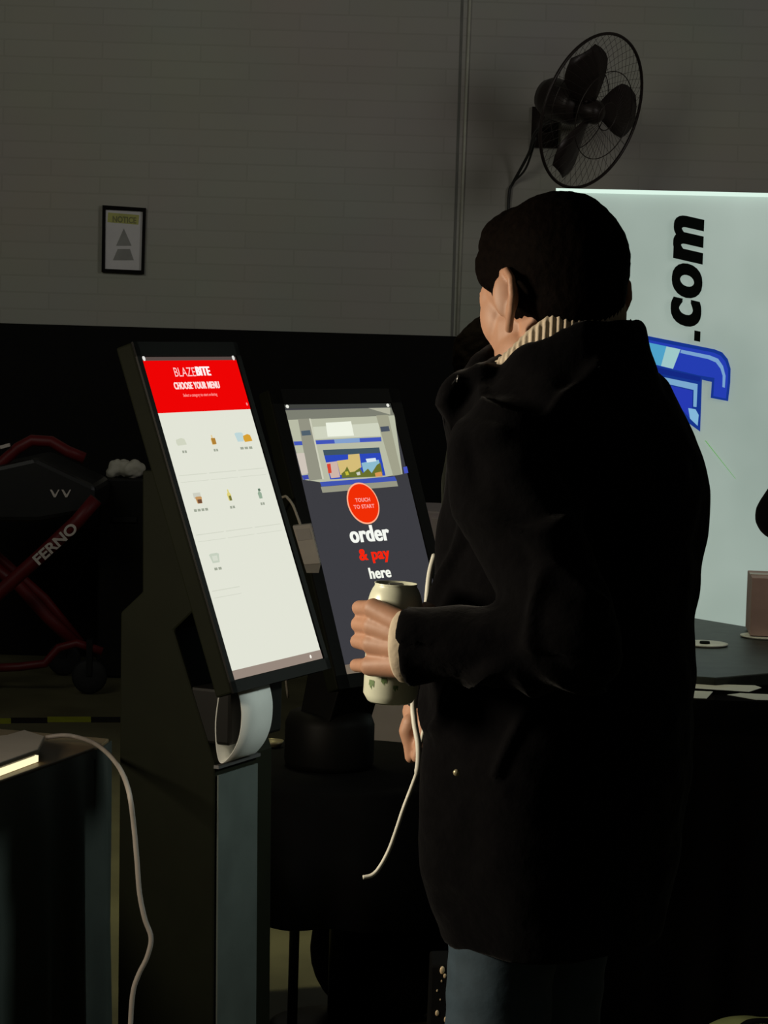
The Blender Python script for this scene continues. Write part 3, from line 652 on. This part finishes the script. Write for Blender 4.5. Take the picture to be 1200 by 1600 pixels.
MB().prism([Q(x, y, -.05) for x, y in ((-80, 745), (10, 725), (55, 715), (150, 760), (150, 800), (60, 815), (-80, 815))], (0, .5, 0)).build('mattress', mtm, st, False, .02)
mb = MB()
for x in (80, 98):
    mb.prism([Q(q, r, -.056) for q, r in ((x-2, 765), (x+1, 765), (x+6, 773), (x+11, 765), (x+13, 765), (x+7, 777), (x+4, 777))], (0, .002, 0))
mb.build('mattress_marks', mat('pale_sticker', (.6, .6, .6)), st)
MB().box(Q(8, 697, -.03), (.02, 0, .006), (0, .01, 0), (-.002, 0, .007)).build('buckle', mat('pale_sticker', (.6, .6, .6)), st, False, .002)
for (x, y, d) in ((140, 1042, .0), (-40, 1050, .0), (100, 1030, .5)):
    c = Q(x, y, d); c.z = .075
    wh = MB().lathe(c-Vector((0, .018, 0)), (0, 1, 0), [(.03, 0), (.062, .002), (.072, .01), (.072, .026), (.062, .034), (.03, .036)], 32).build('wheel', mat('rubber', (.01, .01, .01), .7), st, True)
    MB().box(c+Vector((0, 0, .08)), (.012, 0, 0), (0, .026, 0), (0, 0, .075)).build('caster_fork', dm, wh)
# dark case and crumpled cloth right of the stretcher
e_ = empty('equipment_case', (Q(180, 900).x, 10.85, 0), 'tall black equipment case beside the stretcher behind the near kiosk', 'case')
x0, x1 = at(152, 900, 10.67).x, at(236, 900, 10.67).x; zt = at(190, 748, 10.67).z
bs = MB().box(((x0+x1)/2, 10.85, zt/2), ((x1-x0)/2, 0, 0), (0, .18, 0), (0, 0, zt/2)).build('case_body', black_plastic, e_, False, .01)
MB().box(((x0+x1)/2, 10.66, zt*.8), (.05, 0, 0), (0, .008, 0), (0, 0, .012)).build('handle', dm, e_)
mb = MB(); cc = at(196, 742, 10.75)
for i in range(9):
    mb.ell((cc.x+(-.055+.014*i), 10.75+.03*random.uniform(-1, 1), zt+.036+.012*random.uniform(-1, 1)), (.028+.012*random.random(), .03, .022+.012*random.random()), Matrix.Rotation(random.uniform(-1, 1), 3, 'Y'))
o = organic('crumpled_cloth', mb, mat('off_white_cloth', (.62, .60, .50), .8), None, .006, 3, lambda c: .006*noise.noise(c*45))
tag(o, 'crumpled off-white cloth on top of the black equipment case', 'cloth')

# ================================================================ things near the floor on the right
GD = 4.2; gx = at(694, 1560, GD)
gb = empty('gift_bag', (gx.x, GD, 0), 'black bag with scattered shiny gold flecks standing behind the person\'s legs', 'bag')
mb = MB(); mb.prism([(gx.x-.03, GD, 0), (gx.x+.14, GD, 0), (gx.x+.145, GD, .50), (gx.x-.025, GD, .49)], (0, .1, 0)); mb.build('bag_body', mat('black_nylon', (.01, .01, .01)), gb, False, .004)
for (x, y, s) in ((691, 1516, .006), (695, 1525, .0035), (683, 1548, .002), (683, 1583, .0045), (697, 1593, .005), (690, 1533, .002), (688, 1562, .0015), (702, 1600, .004)):
    c = at(x, y, GD-.002); MB().ell(c, (s*.8, s*.4, s*1.2), rotz(.4), 8, 6).build('gold_fleck', mat('gold_foil', (1.0, .72, .45), .4, .2), gb, True)
ox = at(1170, 1600, 5.0)
ob = empty('duffel_bag', (ox.x, 5.0, 0), 'olive green bag on the floor at the lower right corner', 'bag')
mb = MB(); mb.ell((ox.x, 5.02, .085), (.13, .09, .1)); mb.ell((ox.x+.06, 5.02, .09), (.13, .09, .095))
organic('bag_body', mb, mat('olive_canvas', (.34, .40, .16), .8), ob, .008, 5, lambda c: .004*noise.noise(c*20))
MB().tube(catmull([(ox.x-.03, 4.97, .165), (ox.x-.01, 4.93, .20), (ox.x+.05, 4.93, .2), (ox.x+.08, 4.97, .165)]), .006, 8).build('handle', mat('black_nylon', (.01, .01, .01)), ob, True)

# ================================================================ people
coat_m = mat('black_wool', (.0024, .0022, .0026), .9, var=.2, scale=60, spec=.04, bump=.2, sheen=.06)
hair_m = mat('dark_hair', (.0028, .0016, .001), .8, var=.3, scale=120, bump=.2, spec=.03)
knit_m = mat('cream_knit', (.62, .52, .38), .8, bump=.2, scale=60)
jean_m = mat('dark_denim', (.035, .062, .085), .8, var=.15, scale=40, bump=.1)
shoe_m = mat('black_leather', (.01, .01, .01), .4)

def head_parts(mb, H, s=1.0):
    """H maps head frame (x right, y forward, z up) to world; s scale"""
    M = H.to_3x3(); e = lambda c, r, R=None: mb.ell(H @ (Vector(c)*s), [q*s for q in r], M @ R if R else M)
    k = lambda a, b, ra, rb: mb.cap(H @ (Vector(a)*s), H @ (Vector(b)*s), ra*s, rb*s, 12)
    e((0, -.014, .045), (.074, .095, .090)); e((0, .03, .035), (.066, .064, .072)); e((0, .035, -.03), (.060, .058, .070)); e((0, .042, -.072), (.044, .048, .038))
    e((0, .078, -.092), (.022, .018, .018)); e((0, .080, .028), (.052, .014, .012))
    k((0, .092, .016), (0, .110, -.026), .007, .010); e((-.012, .103, -.03), (.009, .01, .008)); e((.012, .103, -.03), (.009, .01, .008))
    e((0, .096, -.052), (.024, .010, .006)); e((0, .094, -.062), (.021, .010, .007))
    for sx in (-1, 1):
        e((sx*.032, .083, .004), (.016, .014, .012)); e((sx*.042, .056, -.004), (.021, .027, .038)); e((sx*.040, .062, .018), (.020, .022, .028)); e((sx*.05, .02, -.06), (.014, .035, .03))
        hp = [(.010, .016), (.012, .030), (.002, .040), (-.014, .039), (-.028, .027), (-.028, .008), (-.018, -.010), (-.006, -.024), (.004, -.030)]
        lat = [.070, .074, .080, .086, .090, .090, .086, .081, .075]
        P3 = [(sx*l, y-.015, z) for (y, z), l in zip(hp, lat)]
        for i in range(len(P3)-1): k(P3[i], P3[i+1], .0055, .0055)
        e((sx*.085, -.022, .010), (.007, .018, .028), Matrix.Rotation(sx*-.5, 3, 'Z'))
    k((0, -.02, -.03), (0, -.032, -.16), .055, .054)
def hair_short(mb, H, s=1.0):
    M = H.to_3x3(); e = lambda c, r, R=None: mb.ell(H @ (Vector(c)*s), [q*s for q in r], M @ R if R else M, 36, 20)
    e((0, -.020, .052), (.083, .101, .091)); e((0, .030, .082), (.070, .070, .054)); e((0, -.050, .012), (.066, .064, .060)); e((0, -.04, -.035), (.05, .045, .03))
    e((0, .058, .100), (.052, .042, .024)); e((-.066, .036, .055), (.010, .028, .030)); e((.066, .036, .055), (.010, .028, .030))
    e((-.074, .008, .03), (.006, .016, .028)); e((.074, .008, .03), (.006, .016, .028))

# ---------------------------------------------------------------- the man
MD = 3.3
TY = radians(55); fwd = Vector((-sin(TY), cos(TY), 0)); lat = Vector((cos(TY), sin(TY), 0))     # lateral to his right
HY = radians(33); H = Matrix.Translation(at(861, 481, MD)) @ Matrix.Rotation(HY, 4, 'Z') @ Matrix.Rotation(radians(-9), 4, 'X')
pel = Vector((at(842, 1300, MD).x, MD, .93))
man = empty('person', (pel.x, MD, 0), 'person in a black coat holding a drink can, seen from behind, facing the kiosks', 'person')
tc_ = at(905, 700, MD)
shL = tc_ - lat*.185; shL.z = 1.42; shR = tc_ + lat*.185; shR.z = 1.42
elL = Vector((.232, 3.02, at(895, 1005, 3.02).z)); wrL = at(646, 1010, 3.085)
wrR = at(690, 1070, 3.44); elR = Vector((.25, 3.6, 1.17))
body = MB(); head_parts(body, H, 1.05)
nb = H @ Vector((0, -.03, -.14))
tw = Vector((pel.x+.02, MD, 1.1))
body.ell(Vector((tc_.x, MD, 1.28)), (.15, .10, .2), rotz(TY)); body.ell((pel.x+.02, MD, .98), (.145, .10, .16), rotz(TY)); body.ell((tc_.x, MD, 1.42), (.17, .07, .07), rotz(TY))
body.cap(nb, (tc_.x-.01, MD, 1.38), .054, .06)
body.cap(shL, elL, .05, .042); body.cap(elL, wrL, .040, .028); body.cap(shR, elR, .05, .042); body.cap(elR, wrR, .04, .028)
hipL = pel-lat*.07; hipR = pel+lat*.07; knL = Vector((hipL.x, hipL.y, .5))+fwd*.02; knR = Vector((hipR.x, hipR.y, .5))+fwd*.02; anL = Vector((knL.x, knL.y, .09))-fwd*.03; anR = Vector((knR.x, knR.y, .09))-fwd*.03
for h_, k_, a_ in ((hipL, knL, anL), (hipR, knR, anR)):
    body.cap(h_, k_, .062, .047); body.cap(k_, a_, .045, .035); body.cap(a_-Vector((0, 0, .04)), a_+fwd*.13-Vector((0, 0, .055)), .032, .026)
# left hand around the can
CT = at(619, 911, 3.155); CB = at(609, 1097, 3.155); CAX = (CT-CB).normalized(); CL = (CT-CB).length
def canc(z): return CB + CAX*((z-CB.z)/CAX.z)
def around(ang, z, rr=.041):   # ang 0 = left (-x), 90 = far side, -90 = near side
    c = canc(z); a = radians(ang); return c + Vector((-cos(a), sin(a), 0))*rr
fz = [at(575, y, 3.12).z for y in (953, 979, 1006, 1044)]
kn = []
for i, z in enumerate(fz):
    r_ = (.0098, .0102, .0098, .0088)[i]
    k0 = around(-52, z + (.002, .001, 0, .003)[i], .0445); p1_ = around(2, z-.002, .0455); p2_ = around(58, z-.004, .0425); p3_ = around(88+(0, 4, 2, -10)[i], z-.004, .041)
    body.cap(k0, p1_, r_*1.08, r_, 14); body.cap(p1_, p2_, r_, r_*.92, 14); body.cap(p2_, p3_, r_*.92, r_*.8, 14); kn.append(k0)
    q0_ = wrL + Vector((0, 0, (z-sum(fz)/4)*.6)); body.cap(q0_, k0, .018, .0135, 14)
# thumb: leaves the side of the palm near its base and closes on the far right of the can
tb_ = wrL+Vector((-.012, .014, .022)); t1_ = around(-128, fz[0]-.01, .049); t2_ = around(-172, fz[0]-.004, .046); t3_ = around(-205, fz[0]-.002, .044)
body.cap(tb_, t1_, .015, .012, 14); body.cap(t1_, t2_, .012, .0105, 14); body.cap(t2_, t3_, .0105, .009, 14)
# right hand hanging forward of the coat, fingers down
hr = at(653, 1112, 3.44); body.cap(wrR, hr, .028, .022); body.ell(hr+Vector((-.003, 0, -.012)), (.015, .038, .03))
for i in range(4):
    o_ = Vector((-.004+.002*i, (-.027+.018*i), 0)); a = hr+o_+Vector((-.006, 0, -.012))
    b1 = at(641, 1137, 3.44)+o_; b2 = at(646, 1158, 3.44)+o_; b3 = at(646, 1178, 3.44)+o_+Vector((0, 0, (0, -.003, .002, .008)[i]))
    body.cap(a, b1, .0135, .0125, 12); body.cap(b1, b2, .0125, .011, 12); body.cap(b2, b3, .011, .0085, 12)
body.cap(hr+Vector((.012, -.02, .01)), hr+Vector((.008, -.045, -.03)), .013, .011, 12); body.cap(hr+Vector((.008, -.045, -.03)), hr+Vector((0, -.045, -.055)), .0105, .009, 12)
organic('body', body, skin, man, .0026, 3)
hb_ = MB(); hair_short(hb_, H, 1.05)
organic('hair', hb_, hair_m, man, .004, 5, lambda c: .0012*noise.noise(c*110)+.0015*noise.noise(c*30))

# rollneck and coat collar share one sloping neckline, front low and back high
HC = H.translation
NC = Vector((at(864, 540, MD).x, MD-.012, 0))
def neckz(t):   # t 0 = front .. 1 = back, height of the sweater rim
    ys = [(0, 574), (.18, 569), (.36, 545), (.5, 520), (.65, 499), (.82, 484), (1, 478)]
    for (a, ya), (b, yb) in zip(ys, ys[1:]):
        if t <= b: return at(NC.x, ya+(yb-ya)*(t-a)/(b-a), MD).z
    return at(0, 478, MD).z
def neckz(t):
    ys = [(0, 577), (.18, 570), (.36, 542), (.5, 514), (.65, 490), (.82, 474), (1, 468)]
    for (a, ya), (b, yb) in zip(ys, ys[1:]):
        if t <= b+1e-6:
            y = ya+(yb-ya)*(t-a)/(b-a); return at(850, y, MD).z
NYAW = radians(62)
def nring(rl, rd, dzv, rib=0, N=120, c=NC, fr=0):
    out = []
    for k in range(N):
        a = 2*pi*k/N; t = (1-cos(a))/2   # a = 0 is the front
        d = Vector((-sin(NYAW), cos(NYAW), 0)); l = Vector((cos(NYAW), sin(NYAW), 0))
        q = rib*.7*math.cos(66*a) if rib else 0
        p = c + d*cos(a)*(rd+.003+q) + l*sin(a)*(rl+q); out.append(Vector((p.x, p.y, neckz(t)+(dzv(t) if callable(dzv) else dzv))))
    return out
mb = MB(); mb.rings([nring(.078, .090, -.10, .0018, 528), nring(.080, .092, -.04, .0018, 528), nring(.080, .092, -.008, .0018, 528), nring(.077, .089, 0, .0018, 528), nring(.073, .085, -.002, .0012, 528), nring(.071, .083, -.01, .0006, 528), nring(.068, .08, -.10, .0006, 528)], False)
mb.build('rollneck_sweater', knit_m, man, True)
# coat
prof = [(596, 742, 1046), (620, 716, 1062), (650, 703, 1080), (700, 701, 1102), (760, 697, 1114), (820, 690, 1112), (900, 683, 1100), (960, 677, 1093), (1050, 668, 1093), (1200, 656, 1086), (1350, 660, 1070), (1430, 680, 1050), (1462, 690, 1040)]
coat = MB(); rg = []
for (y, xl, xr) in prof:
    a_, b_ = at(xl, y, MD), at(xr, y, MD); cx_ = (a_.x+b_.x)/2; Wd = (b_.x-a_.x)/2; z = (a_.z+b_.z)/2
    A = Wd/math.sqrt((1.12*cos(TY))**2+(.92*sin(TY))**2); ring = []
    for k in range(64):
        t = 2*pi*k/64; c_, s_ = cos(t), sin(t); n_ = 2.4; c2 = abs(c_)**(2/n_)*(1 if c_ >= 0 else -1); s2_ = abs(s_)**(2/n_)*(1 if s_ >= 0 else -1)
        p = Vector((cx_, MD+.0, z)) + lat*c2*A*1.12*.955 + fwd*s2_*A*.92*.955; ring.append(p)
    rg.append(ring)
# shoulder dome and neck opening
c0 = rg[0]; cc0 = sum(c0, Vector())/64
for f_, dz_ in ((.82, .020), (.62, .034)):
    rg.insert(0, [Vector((cc0.x+(p.x-cc0.x)*f_-.0, cc0.y+(p.y-cc0.y)*f_, p.z+dz_)) for p in c0])
coat.rings(rg)
# collar: stands around the rollneck
def dzc(t): return -.017 + .001*t
nd = Vector((-sin(NYAW), cos(NYAW), 0)); cN = NC + Vector((.006, 0, 0)) - nd*.003
coat.rings([nring(.094, .100, lambda t: dzc(t), 0, 64, cN), nring(.102, .110, lambda t: dzc(t)-.010, 0, 64, cN), nring(.112, .122, lambda t: dzc(t)-.05, 0, 64, cN), nring(.135, .14, lambda t: dzc(t)-.10-.02*t, 0, 64, cN), nring(.14, .145, lambda t: dzc(t)-.18, 0, 64, cN)])
uL = shL + Vector((.0, .02, .0)); cuffL = elL + (wrL-elL)*.92
coat.cap(uL+Vector((.03, .03, -.0)), uL, .08, .078, 28); coat.cap(uL, elL, .076, .062, 28); coat.cap(elL, elL+(wrL-elL)*.5, .062, .054, 28)
coat.lathe(elL+(wrL-elL)*.5, wrL-elL, [(.052, 0), (.053, .05), (.055, (wrL-elL).length*.5+.006), (.046, (wrL-elL).length*.5+.010), (.001, (wrL-elL).length*.5+.004)], 28)
coat.cap(shR, elR, .074, .058); coat.cap(elR, wrR, .055, .042)
coat.prism([at(x, y, 3.22) for x, y in ((772, 574), (740, 584), (716, 592), (699, 606), (691, 622), (694, 650), (700, 700), (770, 720), (820, 610))], (.012, .10, 0))
coat.ell(tc_+fwd*.11+Vector((0, 0, -.02)), (.13, .045, .17), rotz(TY))
def cfold(c):
    q = Vector((c.x*9, c.y*9, c.z*4)); d = .009*noise.noise(q)+.004*noise.noise(c*22)
    if c.z > 1.2 and c.x < .25: d += .009*noise.noise(Vector((c.x*16+c.z*10, c.y*14, c.z*6)))
    if c.z < 1.2 and c.x < .3: d += .006*sin((c.z*34)+c.x*40)*max(0, 1-abs(c.z-1.13)/.12)*(1 if c.y < 3.2 else 0)
    if c.z > 1.02 and c.x < .27:
        rr = max(0, 1-abs(noise.noise(Vector((c.x*7+c.z*5, c.y*6, c.z*5-c.x*6))))*6.5); d += .010*rr
    return d-.002
organic('coat', coat, coat_m, man, .006, 6, cfold)
# sweater cuff in the left sleeve
ax = (wrL-elL).normalized(); ce = wrL + ax*.006
MB().lathe(ce-ax*.01, ax, [(.045, 0), (.0455, .012), (.0445, .020), (.040, .024), (.034, .022), (.032, .0)], 60, False).build('sweater_cuff', knit_m, man, True)
# paler tube painting the lit rim of the lapel, and snap
pass
lpn = catmull([at(716, 590, 3.215), at(691, 622, 3.22), at(695, 660, 3.25), at(701, 700, 3.30), at(697, 760, 3.38), at(690, 820, 3.38), at(682, 880, 3.38)], 5)
MB().tube(lpn, [.0022]*len(lpn), 8).build('lapel_edge', mat('lapel_rim_light', (.014, .014, .015), .8, spec=.1), man, True)
MB().lathe(at(713.5, 1207, 3.10), (-.3, -1, 0), [(.001, .004), (.004, .003), (.0045, 0)], 12).build('snap_button', mat('brass_dish', (.5, .4, .25)), man, True)
MB().tube([at(716, 586, 3.2), at(714, 597, 3.2)], .0012, 6).build('zip_pull', mat('grey_metal', (.3, .3, .3)), man, True)
# jeans
jn = MB()
for h_, k_, a_ in ((hipL, knL, anL), (hipR, knR, anR)):
    jn.cap(h_, k_, .078, .064, 28); jn.cap(k_, a_+Vector((0, 0, -.01)), .064, .056, 28)
jn.ell(pel, (.155, .12, .10), rotz(TY))
organic('jeans', jn, jean_m, man, .007, 4, lambda c: .004*noise.noise(c*14)+.003*noise.noise(Vector((c.x*8, c.y*8, c.z*30))))
for a_ in (anL, anR):
    sh = MB(); q = Vector((a_.x, a_.y, 0)); sh.cap(q-fwd*.05+Vector((0, 0, .045)), q+fwd*.15+Vector((0, 0, .038)), .045, .037, 20)
    organic('shoe', sh, shoe_m, man, .006, 4)

# the can
can = empty('drink_can', CB, 'pale silvery drink can with a green print held in the person\'s left hand', 'can')
prof_ = [(.001, .006), (.022, .006), (.0265, 0), (.029, .002), (.0345, .011), (.0345, CL-.026), (.0342, CL-.022), (.0325, CL-.015), (.0295, CL-.008), (.0270, CL-.004), (.0268, CL-.002), (.0276, CL), (.0264, CL), (.0258, CL-.003), (.001, CL-.0028)]
MB().lathe(CB, CAX, prof_, 56, False).build('can_body', mat('silver_green_can', (.88, .92, .72), .3, .05, var=.06, scale=8), can, True)
def on_can(a, h, rr=.0349): 
    x = Vector((-cos(radians(a)), sin(radians(a)), 0)); return CB + CAX*h + x*rr
mb = MB()
for (a0, h0, sz) in ((-45, .022, 1), (-75, .028, .8), (-100, .020, .7)):
    for i in range(5):
        g = [(a0+(-7+i*3)*sz, h0+(.004*math.sin(i*2))*sz), (a0+(-4+i*3)*sz, h0+.002*sz), (a0+(-5+i*3)*sz, h0+.010*sz), (a0+(-8+i*3)*sz, h0+.008*sz)]
        mb.poly([on_can(*q) for q in g])
mb.build('green_print', mat('green_ink', (.16, .26, .10), .4), can)
MB().box(CT - CAX*.0012, (.009, .002, 0), (-.001, .005, 0), CAX*.0008).build('ring_pull', mat('grey_metal', (.3, .3, .3)), can, False, .0005)

# white cord hanging in front of the coat
cw = catmull([at(679, 868, 3.30), at(672, 895, 3.28), at(668, 930, 3.27), at(664, 985, 3.27), at(655, 1050, 3.27), at(646, 1095, 3.28), at(648, 1130, 3.27), at(654, 1165, 3.26), at(653, 1200, 3.26), at(644, 1228, 3.27), at(631, 1262, 3.27), at(620, 1295, 3.27), at(608, 1328, 3.27), at(594, 1354, 3.27), at(582, 1367, 3.27), at(567, 1371, 3.27)], 6)
tag(MB().tube(cw, [.0042 if i < 50 else .0028 for i in range(len(cw))], 8).build('lanyard_cord', mat('white_strap', (.78, .78, .68), .5), None, True), 'thin white cord dangling in front of the black coat', 'cord')
cw = catmull([at(660, 1096, 3.30), at(664, 1120, 3.29), at(661, 1145, 3.28), at(655, 1170, 3.265)], 5)
tag(MB().tube(cw, .0025, 8).build('lanyard_cord', MATS['white_strap'], None, True), 'short second white strand beside the hanging hand', 'cord')

# ---------------------------------------------------------------- simpler dark figures
def figure(loc, yaw, height, label, hair, elbow=None):
    s = height/1.75; o = empty('person', loc, label, 'person'); L = Vector(loc); f = Vector((-sin(yaw), cos(yaw), 0)); r = Vector((cos(yaw), sin(yaw), 0)); z = Vector((0, 0, 1))
    p = lambda a, b, c: L + (r*a+f*b+z*c)*s
    Hm = Matrix.Translation(p(0, .02, 1.61)) @ Matrix.Rotation(yaw, 4, 'Z')
    B = MB(); head_parts(B, Hm, s); R = rotz(yaw)
    B.ell(p(0, 0, 1.28), (.15*s, .1*s, .2*s), R); B.ell(p(0, 0, .98), (.14*s, .1*s, .15*s), R); B.ell(p(0, 0, 1.41), (.17*s, .07*s, .07*s), R)
    C_ = MB(); J = MB(); rg = []
    for (zz, a, b) in ((1.50, .07, .07), (1.47, .13, .09), (1.42, .195, .115), (1.30, .205, .135), (1.1, .18, .13), (.95, .19, .14), (.78, .20, .15)):
        rg.append([p(a*cos(t*pi/20), b*sin(t*pi/20), zz) for t in range(40)])
    C_.rings(rg)
    for sx in (-1, 1):
        sh_ = p(sx*.18, 0, 1.41); el = p(sx*.25, -.03, 1.13); wr = p(sx*.22, .14, .95)
        if elbow and sx == elbow[0]: el = Vector(elbow[1]); wr = Vector(elbow[2])
        C_.cap(sh_, el, .06*s, .052*s, 16); C_.cap(el, wr, .052*s, .042*s, 16)
        B.cap(sh_, el, .045*s, .038*s, 12); B.cap(el, wr, .036*s, .027*s, 12)
        d = (wr-el).normalized(); hb = wr+d*.07*s; B.cap(wr, hb, .027*s, .03*s, 12)
        side = d.cross(z).normalized() if abs(d.z) < .9 else r
        for i in range(4):
            q = hb+side*(-.024+.016*i)*s; B.cap(q, q+(d-z*.35).normalized()*(.05, .056, .052, .04)[i]*s, .009*s, .007*s, 10)
        B.cap(wr+d*.02*s, wr+(d*.06+side*.035)*s, .012*s, .009*s, 10)
        hp, kn_, an = p(sx*.085, 0, .9), p(sx*.09, .02, .5), p(sx*.09, -.01, .08)
        J.cap(hp, kn_, .085*s, .065*s, 18); J.cap(kn_, an, .062*s, .05*s, 18); B.cap(hp, kn_, .06*s, .045*s, 12); B.cap(kn_, an, .044*s, .034*s, 12); B.cap(an-z*.04*s, an+f*.12*s-z*.045*s, .03*s, .025*s, 12)
    organic('body', B, skin, o, .005, 3); organic('coat', C_, coat_m, o, .009, 5, lambda c: .004*noise.noise(c*12)); organic('trousers', J, mat('black_trousers', (.006, .006, .006), .9), o, .01, 4)
    for sx in (-1, 1):
        S_ = MB(); S_.cap(p(sx*.09, -.05, .042), p(sx*.09, .14, .036), .042*s, .034*s, 14); organic('shoe', S_, shoe_m, o, .008, 4)
    hm = MB(); hair(hm, Hm, s); organic('hair', hm, hair_m, o, .006, 3, lambda c: .007*noise.noise(c*26)+.005*noise.noise(c*55))
def hair_bushy(mb, Hm, s):
    hair_short(mb, Hm, s); M = Hm.to_3x3()
    mb.ell(Hm @ (Vector((0, -.03, .03))*s), (.105*s, .115*s, .115*s), M); mb.ell(Hm @ (Vector((0, -.05, -.05))*s), (.10*s, .09*s, .10*s), M)
hp_ = at(772, 560, 6.2)
figure((hp_.x+.01, 6.25, 0), radians(-75), 1.60, 'person with bushy dark hair in black standing beyond the man', hair_bushy)
ep = at(1195, 803, 5.0)
figure((ep.x+.36, 5.0, 0), radians(-10), 1.78, 'person in black mostly beyond the right edge, elbow showing', hair_short, (-1, (ep.x+.03, 4.98, ep.z), (ep.x+.2, 4.86, ep.z+.14)))
